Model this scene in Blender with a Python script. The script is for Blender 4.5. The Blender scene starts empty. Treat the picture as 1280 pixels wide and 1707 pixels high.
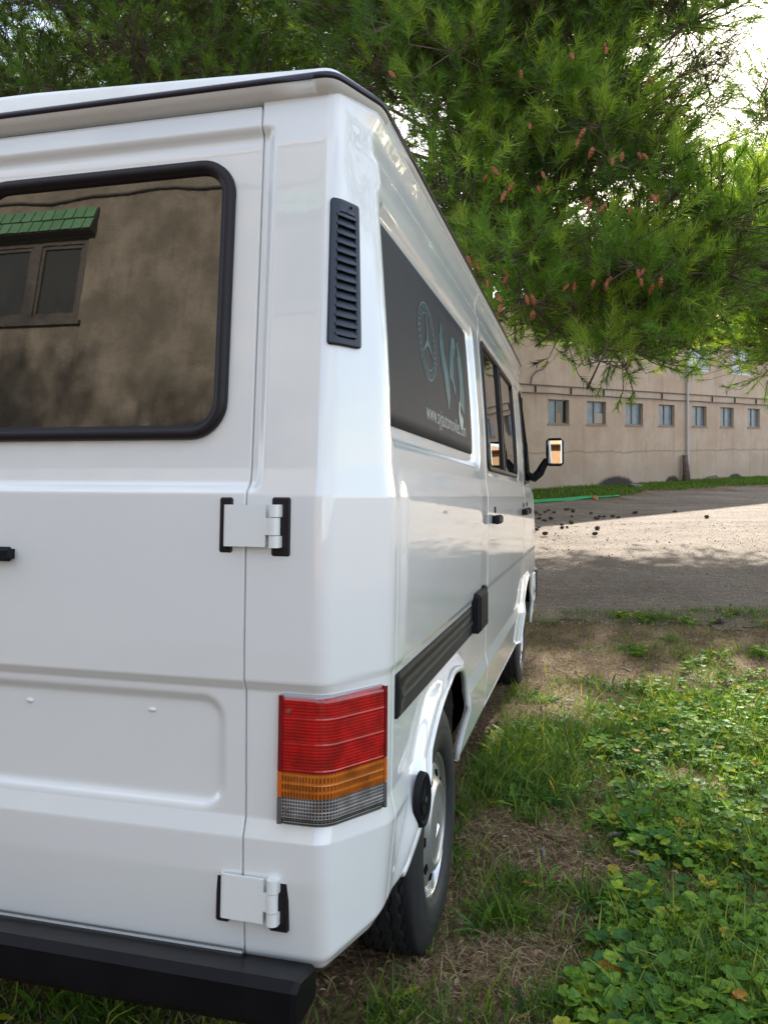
import bpy, math, random
import numpy as np
from mathutils import Vector, Matrix
C = bpy.context.scene.collection
rng = np.random.default_rng(7)
random.seed(7)
R = math.radians

# ------------------------------------------------------------------ camera
CAMH = 1.7
cam_d = bpy.data.cameras.new('camera'); cam = bpy.data.objects.new('camera', cam_d); C.objects.link(cam)
cam.location = (0, 0, CAMH); cam.rotation_euler = (R(90), 0, 0)
cam_d.sensor_fit = 'VERTICAL'; cam_d.sensor_height = 36; cam_d.lens = 1335/1707*36
cam_d.shift_y = -122.5/1707; cam_d.clip_start = 0.05; cam_d.clip_end = 2000
sc = bpy.context.scene; sc.camera = cam
# ------------------------------------------------------------------ world + sun
SUN_AZ, SUN_EL = 20.0, 24.0
w = bpy.data.worlds.new('World'); sc.world = w; w.use_nodes = True
nt = w.node_tree; nt.nodes.clear()
def nd(t, T, **k):
    n = t.nodes.new(T)
    for a, b in k.items(): setattr(n, a, b)
    return n
out = nd(nt, 'ShaderNodeOutputWorld'); bg = nd(nt, 'ShaderNodeBackground'); bg.inputs[1].default_value = 0.15
sky = nd(nt, 'ShaderNodeTexSky', sky_type='NISHITA', sun_disc=False, sun_elevation=R(SUN_EL), sun_rotation=R(SUN_AZ),
         altitude=50, air_density=1.0, dust_density=1.2, ozone_density=1.0)
tc = nd(nt, 'ShaderNodeTexCoord'); mp = nd(nt, 'ShaderNodeMapping'); mp.inputs['Scale'].default_value = (1.6, 1.6, 4.5)
ns = nd(nt, 'ShaderNodeTexNoise'); ns.inputs['Scale'].default_value = 1.7; ns.inputs['Detail'].default_value = 8; ns.inputs['Roughness'].default_value = 0.58
cr = nd(nt, 'ShaderNodeValToRGB'); cr.color_ramp.elements[0].position = 0.38; cr.color_ramp.elements[1].position = 0.60
mx = nd(nt, 'ShaderNodeMix', data_type='RGBA'); mx.inputs[7].default_value = (5.6, 5.7, 5.8, 1)
ml = nd(nt, 'ShaderNodeMath', operation='MULTIPLY'); ml.inputs[1].default_value = 0.6
L = nt.links.new
L(tc.outputs['Generated'], mp.inputs[0]); L(mp.outputs[0], ns.inputs['Vector']); L(ns.outputs[0], cr.inputs[0])
L(cr.outputs[0], ml.inputs[0]); L(ml.outputs[0], mx.inputs[0]); L(sky.outputs[0], mx.inputs[6]); L(mx.outputs[2], bg.inputs[0]); L(bg.outputs[0], out.inputs[0])
sd_ = bpy.data.lights.new('sun', 'SUN'); sun = bpy.data.objects.new('sun', sd_); C.objects.link(sun)
sd_.energy = 5.0; sd_.angle = R(0.6); sd_.color = (1.0, 0.93, 0.82)
sdir = Vector((math.sin(R(SUN_AZ))*math.cos(R(SUN_EL)), math.cos(R(SUN_AZ))*math.cos(R(SUN_EL)), math.sin(R(SUN_EL))))
sun.rotation_euler = sdir.to_track_quat('Z', 'Y').to_euler()
vs = sc.view_settings; vs.view_transform = 'Standard'; vs.look = 'None'; vs.gamma = 1; vs.use_curve_mapping = False
vs.exposure = 1.52
sc.render.engine = 'CYCLES'

# ------------------------------------------------------------------ helpers
def tag(o, label=None, cat=None, group=None, kind=None):
    if label: o['label'] = label
    if cat: o['category'] = cat
    if group: o['group'] = group
    if kind: o['kind'] = kind
    return o
def empty(name, loc=(0, 0, 0), rz=0, parent=None):
    o = bpy.data.objects.new(name, None); C.objects.link(o); o.location = loc; o.rotation_euler = (0, 0, rz); o.parent = parent
    o.empty_display_size = 0.1
    return o
def mk(name, V, F, mat, parent=None, smooth=True, off=(0, 0, 0), attrs=None):
    """V (n,3); F = array or list of arrays of quads/tris, or list of index lists."""
    V = np.asarray(V, np.float32) - np.asarray(off, np.float32)
    me = bpy.data.meshes.new(name)
    if isinstance(F, np.ndarray): F = [F]
    F = [np.asarray(f, np.int32) for f in F if len(f)]
    loops = np.concatenate([f.ravel() for f in F]); cnt = np.concatenate([np.full(len(f), f.shape[1], np.int32) for f in F])
    start = np.concatenate([[0], np.cumsum(cnt)[:-1]]).astype(np.int32)
    me.vertices.add(len(V)); me.vertices.foreach_set('co', V.ravel())
    me.loops.add(len(loops)); me.loops.foreach_set('vertex_index', loops)
    me.polygons.add(len(cnt)); me.polygons.foreach_set('loop_start', start)
    me.update(calc_edges=True)
    if attrs:
        for k, a in attrs.items():
            at = me.attributes.new(k, 'FLOAT', 'POINT'); at.data.foreach_set('value', np.asarray(a, np.float32))
    if smooth: me.polygons.foreach_set('use_smooth', np.ones(len(cnt), bool))
    me.materials.append(mat); me.validate()
    o = bpy.data.objects.new(name, me); C.objects.link(o); o.parent = parent
    return o
class MB:
    """collects simple shapes into ONE mesh"""
    def __init__(s): s.v = []; s.f = []; s.n = 0
    def add(s, V, F):
        V = np.asarray(V, float).reshape(-1, 3)
        for f in F: s.f.append([i + s.n for i in f])
        s.v.append(V); s.n += len(V); return s
    def box(s, a, b):
        x0, y0, z0 = a; x1, y1, z1 = b
        return s.add([(x0,y0,z0),(x1,y0,z0),(x1,y1,z0),(x0,y1,z0),(x0,y0,z1),(x1,y0,z1),(x1,y1,z1),(x0,y1,z1)],
                     [(0,3,2,1),(4,5,6,7),(0,1,5,4),(1,2,6,5),(2,3,7,6),(3,0,4,7)])
    def bbox(s, a, b, r):
        """box with chamfered edges"""
        a = np.array(a, float); b = np.array(b, float); V = []; c = (a+b)/2; h = (b-a)/2
        r = min(r, *(h*0.95))
        for ax in range(3):
            for sg in (-1, 1):
                o1, o2 = (ax+1) % 3, (ax+2) % 3
                for q1, q2 in ((-1,-1),(1,-1),(1,1),(-1,1)):
                    p = np.zeros(3); p[ax] = sg*h[ax]; p[o1] = q1*(h[o1]-r); p[o2] = q2*(h[o2]-r); V.append(c+p)
        return s.hull(V)
    def hull(s, V):
        import bmesh
        bm = bmesh.new()
        for p in V: bm.verts.new(p)
        bmesh.ops.convex_hull(bm, input=bm.verts)
        bmesh.ops.delete(bm, geom=[v for v in bm.verts if not v.link_faces], context='VERTS')
        bm.verts.index_update(); Vv = [tuple(v.co) for v in bm.verts]; Ff = [[v.index for v in f.verts] for f in bm.faces]
        bm.free(); return s.add(Vv, Ff)
    def tube(s, P, r, n=8, cap=True):
        P = np.asarray(P, float); r = np.broadcast_to(np.asarray(r, float), (len(P),))
        T = np.gradient(P, axis=0); T /= np.linalg.norm(T, axis=1)[:, None] + 1e-9
        ref = np.array([0, 0, 1.]) if abs(T[:, 2]).mean() < 0.85 else np.array([1., 0, 0])
        U = np.cross(T, ref); U /= np.linalg.norm(U, axis=1)[:, None] + 1e-9; W = np.cross(T, U)
        a = np.arange(n)*2*np.pi/n
        V = P[:, None] + r[:, None, None]*(np.cos(a)[None, :, None]*U[:, None] + np.sin(a)[None, :, None]*W[:, None])
        F = []
        for i in range(len(P)-1):
            for j in range(n):
                k = (j+1) % n; F.append((i*n+j, i*n+k, (i+1)*n+k, (i+1)*n+j))
        if cap: F.append(tuple(range(n))[::-1]); F.append(tuple((len(P)-1)*n + j for j in range(n)))
        return s.add(V.reshape(-1, 3), F)
    def build(s, name, mat, parent=None, smooth=False, off=(0, 0, 0)):
        V = np.concatenate(s.v) - np.asarray(off, float)
        me = bpy.data.meshes.new(name); me.from_pydata([tuple(map(float, v)) for v in V], [], s.f)
        if smooth: me.polygons.foreach_set('use_smooth', np.ones(len(me.polygons), bool))
        me.materials.append(mat); me.update()
        o = bpy.data.objects.new(name, me); C.objects.link(o); o.parent = parent
        return o
def ss(x, a, b):
    t = np.clip((x-a)/(b-a), 0, 1); return t*t*(3-2*t)
def rr(s, z, s0, s1, z0, z1, r):
    """signed distance to a rounded rectangle, negative inside"""
    qx = np.abs(s-(s0+s1)/2)-(s1-s0)/2+r; qz = np.abs(z-(z0+z1)/2)-(z1-z0)/2+r
    return np.hypot(np.maximum(qx, 0), np.maximum(qz, 0)) + np.minimum(np.maximum(qx, qz), 0) - r
def poly_sd(s, z, P):
    """signed distance to polygon, negative inside"""
    P = np.asarray(P, float); d = np.full(s.shape, 1e9); ins = np.zeros(s.shape, bool)
    for i in range(len(P)):
        a = P[i]; b = P[(i+1) % len(P)]; e = b-a
        t = np.clip(((s-a[0])*e[0]+(z-a[1])*e[1])/(e@e+1e-12), 0, 1)
        d = np.minimum(d, np.hypot(s-a[0]-t*e[0], z-a[1]-t*e[1]))
        c = ((a[1] > z) != (b[1] > z)) & (s < (b[0]-a[0])*(z-a[1])/(b[1]-a[1]+1e-12)+a[0]); ins ^= c
    return np.where(ins, -d, d)
def catmull(P, n=6, closed=False):
    P = np.asarray(P, float); out = []; m = len(P)
    for i in range(m if closed else m-1):
        g = lambda k: P[k % m] if closed else P[min(max(k, 0), m-1)]
        p0, p1, p2, p3 = g(i-1), g(i), g(i+1), g(i+2)
        for t in np.arange(n)/n:
            out.append(0.5*(2*p1+(p2-p0)*t+(2*p0-5*p1+4*p2-p3)*t*t+(-p0+3*p1-3*p2+p3)*t**3))
    if not closed: out.append(P[-1])
    return np.array(out)
def vnoise(x, y, s, seed=0):
    """smooth value noise 0..1"""
    r = np.random.default_rng(seed).random((64, 64)); x = x/s+100; y = y/s+100
    xi = np.floor(x).astype(int); yi = np.floor(y).astype(int); fx = x-xi; fy = y-yi; fx = fx*fx*(3-2*fx); fy = fy*fy*(3-2*fy)
    g = lambda a, b: r[a % 64, b % 64]
    return (g(xi, yi)*(1-fx)+g(xi+1, yi)*fx)*(1-fy)+(g(xi, yi+1)*(1-fx)+g(xi+1, yi+1)*fx)*fy
def fbm(x, y, s, seed=0):
    return 0.55*vnoise(x, y, s, seed)+0.28*vnoise(x, y, s/2.1, seed+1)+0.17*vnoise(x, y, s/4.3, seed+2)

# ------------------------------------------------------------------ materials
def pbr(name, col, rough=0.5, metal=0.0, coat=0.0, coat_r=0.03, spec=0.5, ior=1.5, noise=None, bump=None, trans=0.0, sheen=0):
    """noise = (scale, colour2, low, high), bump = (scale, strength, distance)"""
    m = bpy.data.materials.new(name); m.use_nodes = True; t = m.node_tree; b = t.nodes['Principled BSDF']
    b.inputs['Base Color'].default_value = (*col, 1); b.inputs['Roughness'].default_value = rough; b.inputs['Metallic'].default_value = metal
    b.inputs['Coat Weight'].default_value = coat; b.inputs['Coat Roughness'].default_value = coat_r
    b.inputs['Specular IOR Level'].default_value = spec; b.inputs['IOR'].default_value = ior
    b.inputs['Transmission Weight'].default_value = trans
    tcn = nd(t, 'ShaderNodeTexCoord')
    if noise:
        n = nd(t, 'ShaderNodeTexNoise'); n.inputs['Scale'].default_value = noise[0]; n.inputs['Detail'].default_value = 7; n.inputs['Roughness'].default_value = 0.62
        r = nd(t, 'ShaderNodeMapRange'); r.inputs[1].default_value = noise[2]; r.inputs[2].default_value = noise[3]
        x = nd(t, 'ShaderNodeMix', data_type='RGBA'); x.inputs[6].default_value = (*col, 1); x.inputs[7].default_value = (*noise[1], 1)
        t.links.new(tcn.outputs['Object'], n.inputs['Vector']); t.links.new(n.outputs[0], r.inputs[0]); t.links.new(r.outputs[0], x.inputs[0]); t.links.new(x.outputs[2], b.inputs['Base Color'])
    if bump:
        n = nd(t, 'ShaderNodeTexNoise'); n.inputs['Scale'].default_value = bump[0]; n.inputs['Detail'].default_value = 6
        bp = nd(t, 'ShaderNodeBump'); bp.inputs['Strength'].default_value = bump[1]; bp.inputs['Distance'].default_value = bump[2]
        t.links.new(tcn.outputs['Object'], n.inputs['Vector']); t.links.new(n.outputs[0], bp.inputs['Height']); t.links.new(bp.outputs[0], b.inputs['Normal'])
        if coat: t.links.new(bp.outputs[0], b.inputs['Coat Normal'])
    return m
M = {}
M['paint'] = pbr('white_paint', (0.80, 0.815, 0.81), 0.32, coat=1.0, coat_r=0.012, noise=(2.2, (0.775, 0.79, 0.785), 0.45, 0.75), bump=(2.2, 0.06, 0.02))
M['paint'].node_tree.nodes['Principled BSDF'].inputs['Coat IOR'].default_value = 1.75
M['paint_b'] = pbr('white_bracket_paint', (0.77, 0.79, 0.78), 0.42, coat=0.5, coat_r=0.1)
M['roof'] = pbr('roof_white_gelcoat', (0.78, 0.79, 0.78), 0.4, coat=0.4, coat_r=0.1, noise=(5, (0.66, 0.65, 0.60), 0.55, 0.85))
M['seal'] = pbr('rubber_seal', (0.014, 0.011, 0.014), 0.42, spec=0.3, bump=(60, 0.15, 0.002))
M['trim'] = pbr('navy_rubber_trim', (0.016, 0.015, 0.028), 0.35)
M['dark'] = pbr('dark_interior', (0.006, 0.006, 0.006), 0.9, spec=0.1)
M['plastic'] = pbr('black_plastic', (0.009, 0.010, 0.012), 0.5, spec=0.15, bump=(240, 0.25, 0.0008))
M['bumper'] = pbr('dull_black_bumper', (0.004, 0.004, 0.006), 0.36, spec=0.16, noise=(6, (0.008, 0.007, 0.008), 0.4, 0.8), bump=(160, 0.15, 0.001))
M['vent'] = pbr('vent_plastic', (0.012, 0.020, 0.040), 0.42)
M['glass'] = pbr('tinted_glass', (0.010, 0.009, 0.007), 0.012, spec=0.5, ior=2.25, bump=(2.0, 0.02, 0.01))
M['mirror'] = pbr('mirror_glass', (0.9, 0.9, 0.9), 0.01, metal=1.0)
M['sticker'] = pbr('grey_black_vinyl', (0.026, 0.028, 0.038), 0.5, spec=0.25, noise=(1.3, (0.042, 0.044, 0.056), 0.4, 0.7))
M['teal'] = pbr('teal_print', (0.045, 0.12, 0.15), 0.35, noise=(14, (0.12, 0.23, 0.24), 0.4, 0.7))
M['print'] = pbr('pale_print', (0.45, 0.50, 0.48), 0.4)
M['silver'] = pbr('silver_hubcap', (0.46, 0.46, 0.47), 0.33, metal=0.65, coat=0.4, noise=(9, (0.36, 0.36, 0.37), 0.4, 0.8))
M['chrome'] = pbr('bright_rim', (0.72, 0.72, 0.74), 0.22, metal=0.9)
M['screw'] = pbr('steel_screw', (0.5, 0.48, 0.45), 0.3, metal=1.0)
M['tyre'] = pbr('tyre_rubber', (0.012, 0.013, 0.016), 0.60, noise=(30, (0.030, 0.028, 0.028), 0.45, 0.8), bump=(90, 0.3, 0.001))
M['liner'] = pbr('wheel_well', (0.030, 0.028, 0.026), 0.85, noise=(12, (0.07, 0.06, 0.05), 0.4, 0.7), bump=(50, 0.6, 0.004))

# ------------------------------------------------------------------ ground (one sheet to the horizon)
VY = np.array([0.24956459, 0.96570644, -0.07161419]); VX = np.array([0.96832558, -0.24947942, 0.01027573]); VZ = np.array([0.00794293, 0.0719103, 0.99737948])
def zg(x, y):
    x = np.asarray(x, float); y = np.asarray(y, float)
    p = CAMH + (-1.262 - VZ[0]*np.clip(x, -5, 5) - VZ[1]*y)/VZ[2]
    p = np.minimum(p, 0.50 + 0.02*np.tanh(-y)); k = 0.07
    h = np.clip(0.5+0.5*p/k, 0, 1); base = p*h + k*h*(1-h)
    far = np.exp(-((y-4)/14)**2)
    return base + 0.028*(fbm(x, y, 1.3, 3)-0.5)*far + 0.10*(vnoise(x, y, 9, 5)-0.5)*np.clip((y-8)/8, 0, 1)*np.clip((40-y)/8, 0, 1)*0.5
def axis_pts(a, b, fine0, fine1, fs):
    A = list(np.arange(fine0, fine1, fs)); x = fine1; st = fs
    while x < b: A.append(x); st *= 1.22; x += st
    A.append(b); x = fine0-fs; st = fs
    while x > a: A.insert(0, x); st *= 1.22; x -= st
    A.insert(0, a); return np.array(A)
def grid_faces(nx, ny):
    i = np.arange(nx-1)[:, None]*ny + np.arange(ny-1)[None]; i = i.ravel()
    return np.stack([i, i+ny, i+ny+1, i+1], 1)
gx = axis_pts(-900, 900, -4, 7, 0.07); gy = axis_pts(-300, 1500, 0.6, 11, 0.07)
GX, GY = np.meshgrid(gx, gy, indexing='ij')
def soil_mat():
    m = bpy.data.materials.new('brown_soil'); m.use_nodes = True; t = m.node_tree; b = t.nodes['Principled BSDF']; b.inputs['Roughness'].default_value = 0.95; b.inputs['Specular IOR Level'].default_value = 0.2
    tcn = nd(t, 'ShaderNodeTexCoord'); n1 = nd(t, 'ShaderNodeTexNoise'); n1.inputs['Scale'].default_value = 2.2; n1.inputs['Detail'].default_value = 9; n1.inputs['Roughness'].default_value = 0.7
    n2 = nd(t, 'ShaderNodeTexNoise'); n2.inputs['Scale'].default_value = 45; n2.inputs['Detail'].default_value = 5
    r = nd(t, 'ShaderNodeValToRGB'); e = r.color_ramp.elements; e[0].position = 0.3; e[0].color = (0.065, 0.042, 0.026, 1); e[1].position = 0.72; e[1].color = (0.31, 0.225, 0.145, 1)
    q = e.new(0.5); q.color = (0.17, 0.115, 0.072, 1)
    r2 = nd(t, 'ShaderNodeValToRGB'); e = r2.color_ramp.elements; e[0].position = 0.3; e[0].color = (0.5, 0.5, 0.5, 1); e[1].position = 0.75; e[1].color = (1.5, 1.4, 1.25, 1)
    x = nd(t, 'ShaderNodeMix', data_type='RGBA', blend_type='MULTIPLY'); x.inputs[0].default_value = 1
    bp = nd(t, 'ShaderNodeBump'); bp.inputs['Strength'].default_value = 0.9; bp.inputs['Distance'].default_value = 0.02
    for a, c in ((n1, r), (n2, r2)): t.links.new(tcn.outputs['Object'], a.inputs['Vector']); t.links.new(a.outputs[0], c.inputs[0])
    t.links.new(r.outputs[0], x.inputs[6]); t.links.new(r2.outputs[0], x.inputs[7]); t.links.new(x.outputs[2], b.inputs['Base Color'])
    t.links.new(n2.outputs[0], bp.inputs['Height']); t.links.new(bp.outputs[0], b.inputs['Normal']); return m
def gravel_mat():
    m = bpy.data.materials.new('pinkish_gravel'); m.use_nodes = True; t = m.node_tree; b = t.nodes['Principled BSDF']; b.inputs['Roughness'].default_value = 0.92; b.inputs['Specular IOR Level'].default_value = 0.25
    tcn = nd(t, 'ShaderNodeTexCoord'); n1 = nd(t, 'ShaderNodeTexNoise'); n1.inputs['Scale'].default_value = 0.55; n1.inputs['Detail'].default_value = 9; n1.inputs['Roughness'].default_value = 0.65
    v = nd(t, 'ShaderNodeTexVoronoi'); v.inputs['Scale'].default_value = 38; n3 = nd(t, 'ShaderNodeTexNoise'); n3.inputs['Scale'].default_value = 9; n3.inputs['Detail'].default_value = 8; n3.inputs['Roughness'].default_value = 0.75
    r = nd(t, 'ShaderNodeValToRGB'); e = r.color_ramp.elements; e[0].position = 0.3; e[0].color = (0.235, 0.178, 0.135, 1); e[1].position = 0.66; e[1].color = (0.41, 0.335, 0.262, 1)
    r2 = nd(t, 'ShaderNodeValToRGB'); e = r2.color_ramp.elements; e[0].position = 0.0; e[0].color = (1.25, 1.22, 1.2, 1); e[1].position = 0.6; e[1].color = (0.55, 0.53, 0.52, 1)
    r3 = nd(t, 'ShaderNodeValToRGB'); e = r3.color_ramp.elements; e[0].position = 0.33; e[0].color = (0.6, 0.58, 0.56, 1); e[1].position = 0.62; e[1].color = (1.1, 1.1, 1.1, 1)
    x = nd(t, 'ShaderNodeMix', data_type='RGBA', blend_type='MULTIPLY'); x.inputs[0].default_value = 0.8
    y = nd(t, 'ShaderNodeMix', data_type='RGBA', blend_type='MULTIPLY'); y.inputs[0].default_value = 0.8
    # wheel tracks sweeping across the yard
    mpp = nd(t, 'ShaderNodeMapping'); mpp.inputs['Rotation'].default_value = (0, 0, 0.5); wv = nd(t, 'ShaderNodeTexWave', wave_type='RINGS', rings_direction='Z'); wv.inputs['Scale'].default_value = 0.35; wv.inputs['Distortion'].default_value = 6; wv.inputs['Detail'].default_value = 4
    mpp.inputs['Location'].default_value = (-9, -4, 0)
    ad = nd(t, 'ShaderNodeMath', operation='ADD'); m3 = nd(t, 'ShaderNodeMath', operation='MULTIPLY'); m3.inputs[1].default_value = 0.5
    bp = nd(t, 'ShaderNodeBump'); bp.inputs['Strength'].default_value = 1.0; bp.inputs['Distance'].default_value = 0.018
    bp2 = nd(t, 'ShaderNodeBump'); bp2.inputs['Strength'].default_value = 0.7; bp2.inputs['Distance'].default_value = 0.09
    for a in (n1, v, n3, mpp): t.links.new(tcn.outputs['Object'], a.inputs[0] if a is mpp else a.inputs['Vector'])
    t.links.new(mpp.outputs[0], wv.inputs['Vector'])
    t.links.new(n1.outputs[0], r.inputs[0]); t.links.new(v.outputs['Distance'], r2.inputs[0]); t.links.new(n3.outputs[0], r3.inputs[0])
    t.links.new(r.outputs[0], x.inputs[6]); t.links.new(r2.outputs[0], x.inputs[7]); t.links.new(x.outputs[2], y.inputs[6]); t.links.new(r3.outputs[0], y.inputs[7]); t.links.new(y.outputs[2], b.inputs['Base Color'])
    t.links.new(wv.outputs['Fac'], m3.inputs[0]); t.links.new(m3.outputs[0], ad.inputs[0]); t.links.new(n3.outputs[0], ad.inputs[1])
    t.links.new(ad.outputs[0], bp2.inputs['Height']); t.links.new(v.outputs['Distance'], bp.inputs['Height']); bp.invert = True
    t.links.new(bp2.outputs[0], bp.inputs['Normal']); t.links.new(bp.outputs[0], b.inputs['Normal']); return m
M['soil'] = soil_mat(); M['gravel'] = gravel_mat()
tag(mk('ground', np.stack([GX, GY, zg(GX, GY)], -1).reshape(-1, 3), grid_faces(len(gx), len(gy)), M['soil']), kind='structure')
def yard_sd(x, y):   # positive inside the gravel yard
    n = (fbm(x, y, 1.1, 21)-0.5)*1.3 + (vnoise(x, y, 0.25, 23)-0.5)*0.5
    near = y - (7.35+0.12*(x-1.3)) + n*0.9
    wd = (-(x-11.8)*0.62+(y-31.5)*0.785)      # distance behind the far wall line (negative in front)
    far = -wd - (2.4+0.06*np.clip(x-4, 0, 20)) + (fbm(x, y, 3, 31)-0.5)*2.0
    return np.minimum(near, far)
yx = axis_pts(-60, 90, -4, 12, 0.12); yy = axis_pts(6.0, 75, 6.5, 15, 0.10)
YX, YYg = np.meshgrid(yx, yy, indexing='ij'); sdv = yard_sd(YX, YYg)
Vy = np.stack([YX, YYg, zg(YX, YYg)+0.006], -1).reshape(-1, 3); Fy = grid_faces(len(yx), len(yy)); kp = (sdv.ravel()[Fy] > 0).all(1)
def compact(V, F, at=None):
    F = [f for f in (F if isinstance(F, list) else [F]) if len(f)]
    u = np.unique(np.concatenate([f.ravel() for f in F])); m = np.full(len(V), -1); m[u] = np.arange(len(u))
    return V[u], [m[f] for f in F]
Vc, Fc = compact(Vy, Fy[kp]); tag(mk('gravel_yard', Vc, Fc, M['gravel']), kind='structure')

# ------------------------------------------------------------------ THE VAN
# van coordinates: x = right, y = forward, z = up, measured from the camera
BASE = np.array([-1.47, 3.7, -1.30])
van = empty('van')
Rm = Matrix(((VX[0], VY[0], VZ[0]), (VX[1], VY[1], VZ[1]), (VX[2], VY[2], VZ[2])))
bw = np.array([0, 0, CAMH]) + VX*BASE[0] + VY*BASE[1] + VZ*BASE[2]
van.matrix_world = Matrix.Translation(Vector(bw)) @ Rm.to_4x4()
tag(van, 'white camper van parked on the grass, rear corner towards the viewer', 'van')
XM = -3.115   # mirror: x -> XM - x
# outline of the body in plan: rear, chamfered corner, side
_s = np.linspace(-1.3, 6.2, 7501); TH = R(59)
_th = TH*ss(_s, -0.035, 0.035) + (math.pi/2-TH)*ss(_s, 0.155, 0.245)
_cx = np.concatenate([[0], np.cumsum(np.cos((_th[1:]+_th[:-1])/2)*np.diff(_s))]); _cy = np.concatenate([[0], np.cumsum(np.sin((_th[1:]+_th[:-1])/2)*np.diff(_s))])
_cx += -0.558-np.interp(0, _s, _cx) - 0.0; _cy += 1.65-_cy[0]
_cx += (-0.450-_cx[-1])*ss(_s, 0.0, 0.21)
SY = float(np.interp(1.0, _s, _cy)) - 1.0    # side: y = s + SY
def sx(x): return x + 0.558                  # s of a point on the rear
def sy(y): return y - SY                     # s of a point on the side
ZR = [-1.10,-1.0,-.82,-.739,-.70,-.426,-.404,-.333,-.1,0.0,.06,1.0]
YRr = [1.700,1.683,1.663,1.660,1.673,1.662,1.649,1.646,1.643,1.643,1.652,1.692]
ZS = [-1.10,-.931,-.742,-.69,-.613,-.412,-.395,-.191,.0,.075,.128,.266,.375,.594,.836,.885,.93,1.0]
XSs = [-.480,-.468,-.449,-.4605,-.459,-.457,-.451,-.448,-.447,-.4575,-.459,-.463,-.469,-.485,-.505,-.506,-.486,-.480]
ARCH = catmull([(1.99,-1.25),(2.00,-1.0),(2.055,-.85),(2.14,-.735),(2.26,-.645),(2.43,-.585),(2.63,-.565),(2.78,-.595),(2.865,-.68),(2.885,-.82),(2.875,-1.25)], 6)
ARCHF = ARCH*np.array([1, 1]) + np.array([3.25, -0.0])
def bottom(s): return np.interp(s + SY*0, [-.2, 0.0, .21, .35, .6, 2.0, 6], [-1.012, -1.008, -.965, -.955, -.94, -.925, -.925])
def zmap(s, z): return np.where(z < -.78, -.78-(-.78-z)*((bottom(s)+.78)/(-1.06+.78)), z)
def archsd(s, z):
    y = s + SY; d = np.full(s.shape, 1.0)
    m1 = (s > 0.0) & (y < 3.4) & (z < -.3); m2 = (y > 4.8) & (z < -.3)
    if m1.any(): d[m1] = poly_sd(y[m1], z[m1], ARCH)
    if m2.any(): d[m2] = np.minimum(d[m2], poly_sd(y[m2], z[m2], ARCHF))
    return d
def disp(s, z):
    y = s + SY; D = np.zeros(np.broadcast(s, z).shape)
    D -= 0.017*ss(-rr(s, z, -2.2, -.142, .004, .865, .03), 0, .026)*(s < 0.1)                 # pressed upper rear panel
    D -= 0.015*ss(-rr(s, z, sx(-1.50), sx(-.785), -.695, -.440, .06), 0, .024)*(s < -.15)      # pressed number plate area
    D -= 0.020*ss(-rr(y, z, 1.845, 3.43, .115, .735, .06), 0, .032)                            # pressed side panel
    D -= 0.004*ss(-rr(y, z, 3.66, 5.30, .095, .76, .07), 0, .02)
    D += 0.007*ss(z, .735, .765)*(1-ss(z, .815, .835))*ss(y, 1.80, 1.86)
    D += 0.008*(1-ss(z, .0, .075))*ss(y, 1.88, 1.96)*(1-ss(y, 3.3, 3.6))*ss(z, -.5, -.2)       # shoulder below the waist line
    D -= 0.016*(1-ss(z-bottom(s), .0, .03))*(y < 2.1)
    D -= 0.0035*np.exp(-((y-1.875)/.0025)**2)*(z < -.02)
    a = archsd(np.broadcast_to(s, D.shape), np.broadcast_to(z, D.shape))
    fl = np.where(y < 4, 0.030, 0.020)*(1-ss(a, .022, .095))
    fl = fl*(1-ss(z, -.575, -.535))
    return D + fl*ss(s, .12, .26)*np.where((y > 2.6) & (y < 4), ss(z, -.93, -.68), np.where(y < 2.3, ss(z, -1.0, -.80), 1))
def C2(s): return np.interp(s, _s, _cx), np.interp(s, _s, _cy), np.interp(s, _s, _th)
def P3(s, z, h=0.0, raw=False):
    s, z, h = np.broadcast_arrays(np.asarray(s, float), np.asarray(z, float), np.asarray(h, float))
    x, y, th = C2(s); wS = ss(s, -.03, .24); wR = 1-wS
    x = x + wS*(np.interp(z, ZS, XSs)+.450); y = y + wR*(np.interp(z, ZR, YRr)-1.65)
    d = h if raw else h + disp(s, z)
    tops = 0.004*ss(z, .80, .93)                                                               # roof shoulder
    n_x, n_y = np.sin(th), -np.cos(th)
    return np.stack([x+n_x*(d-tops), y+n_y*(d-tops), z], -1)
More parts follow.
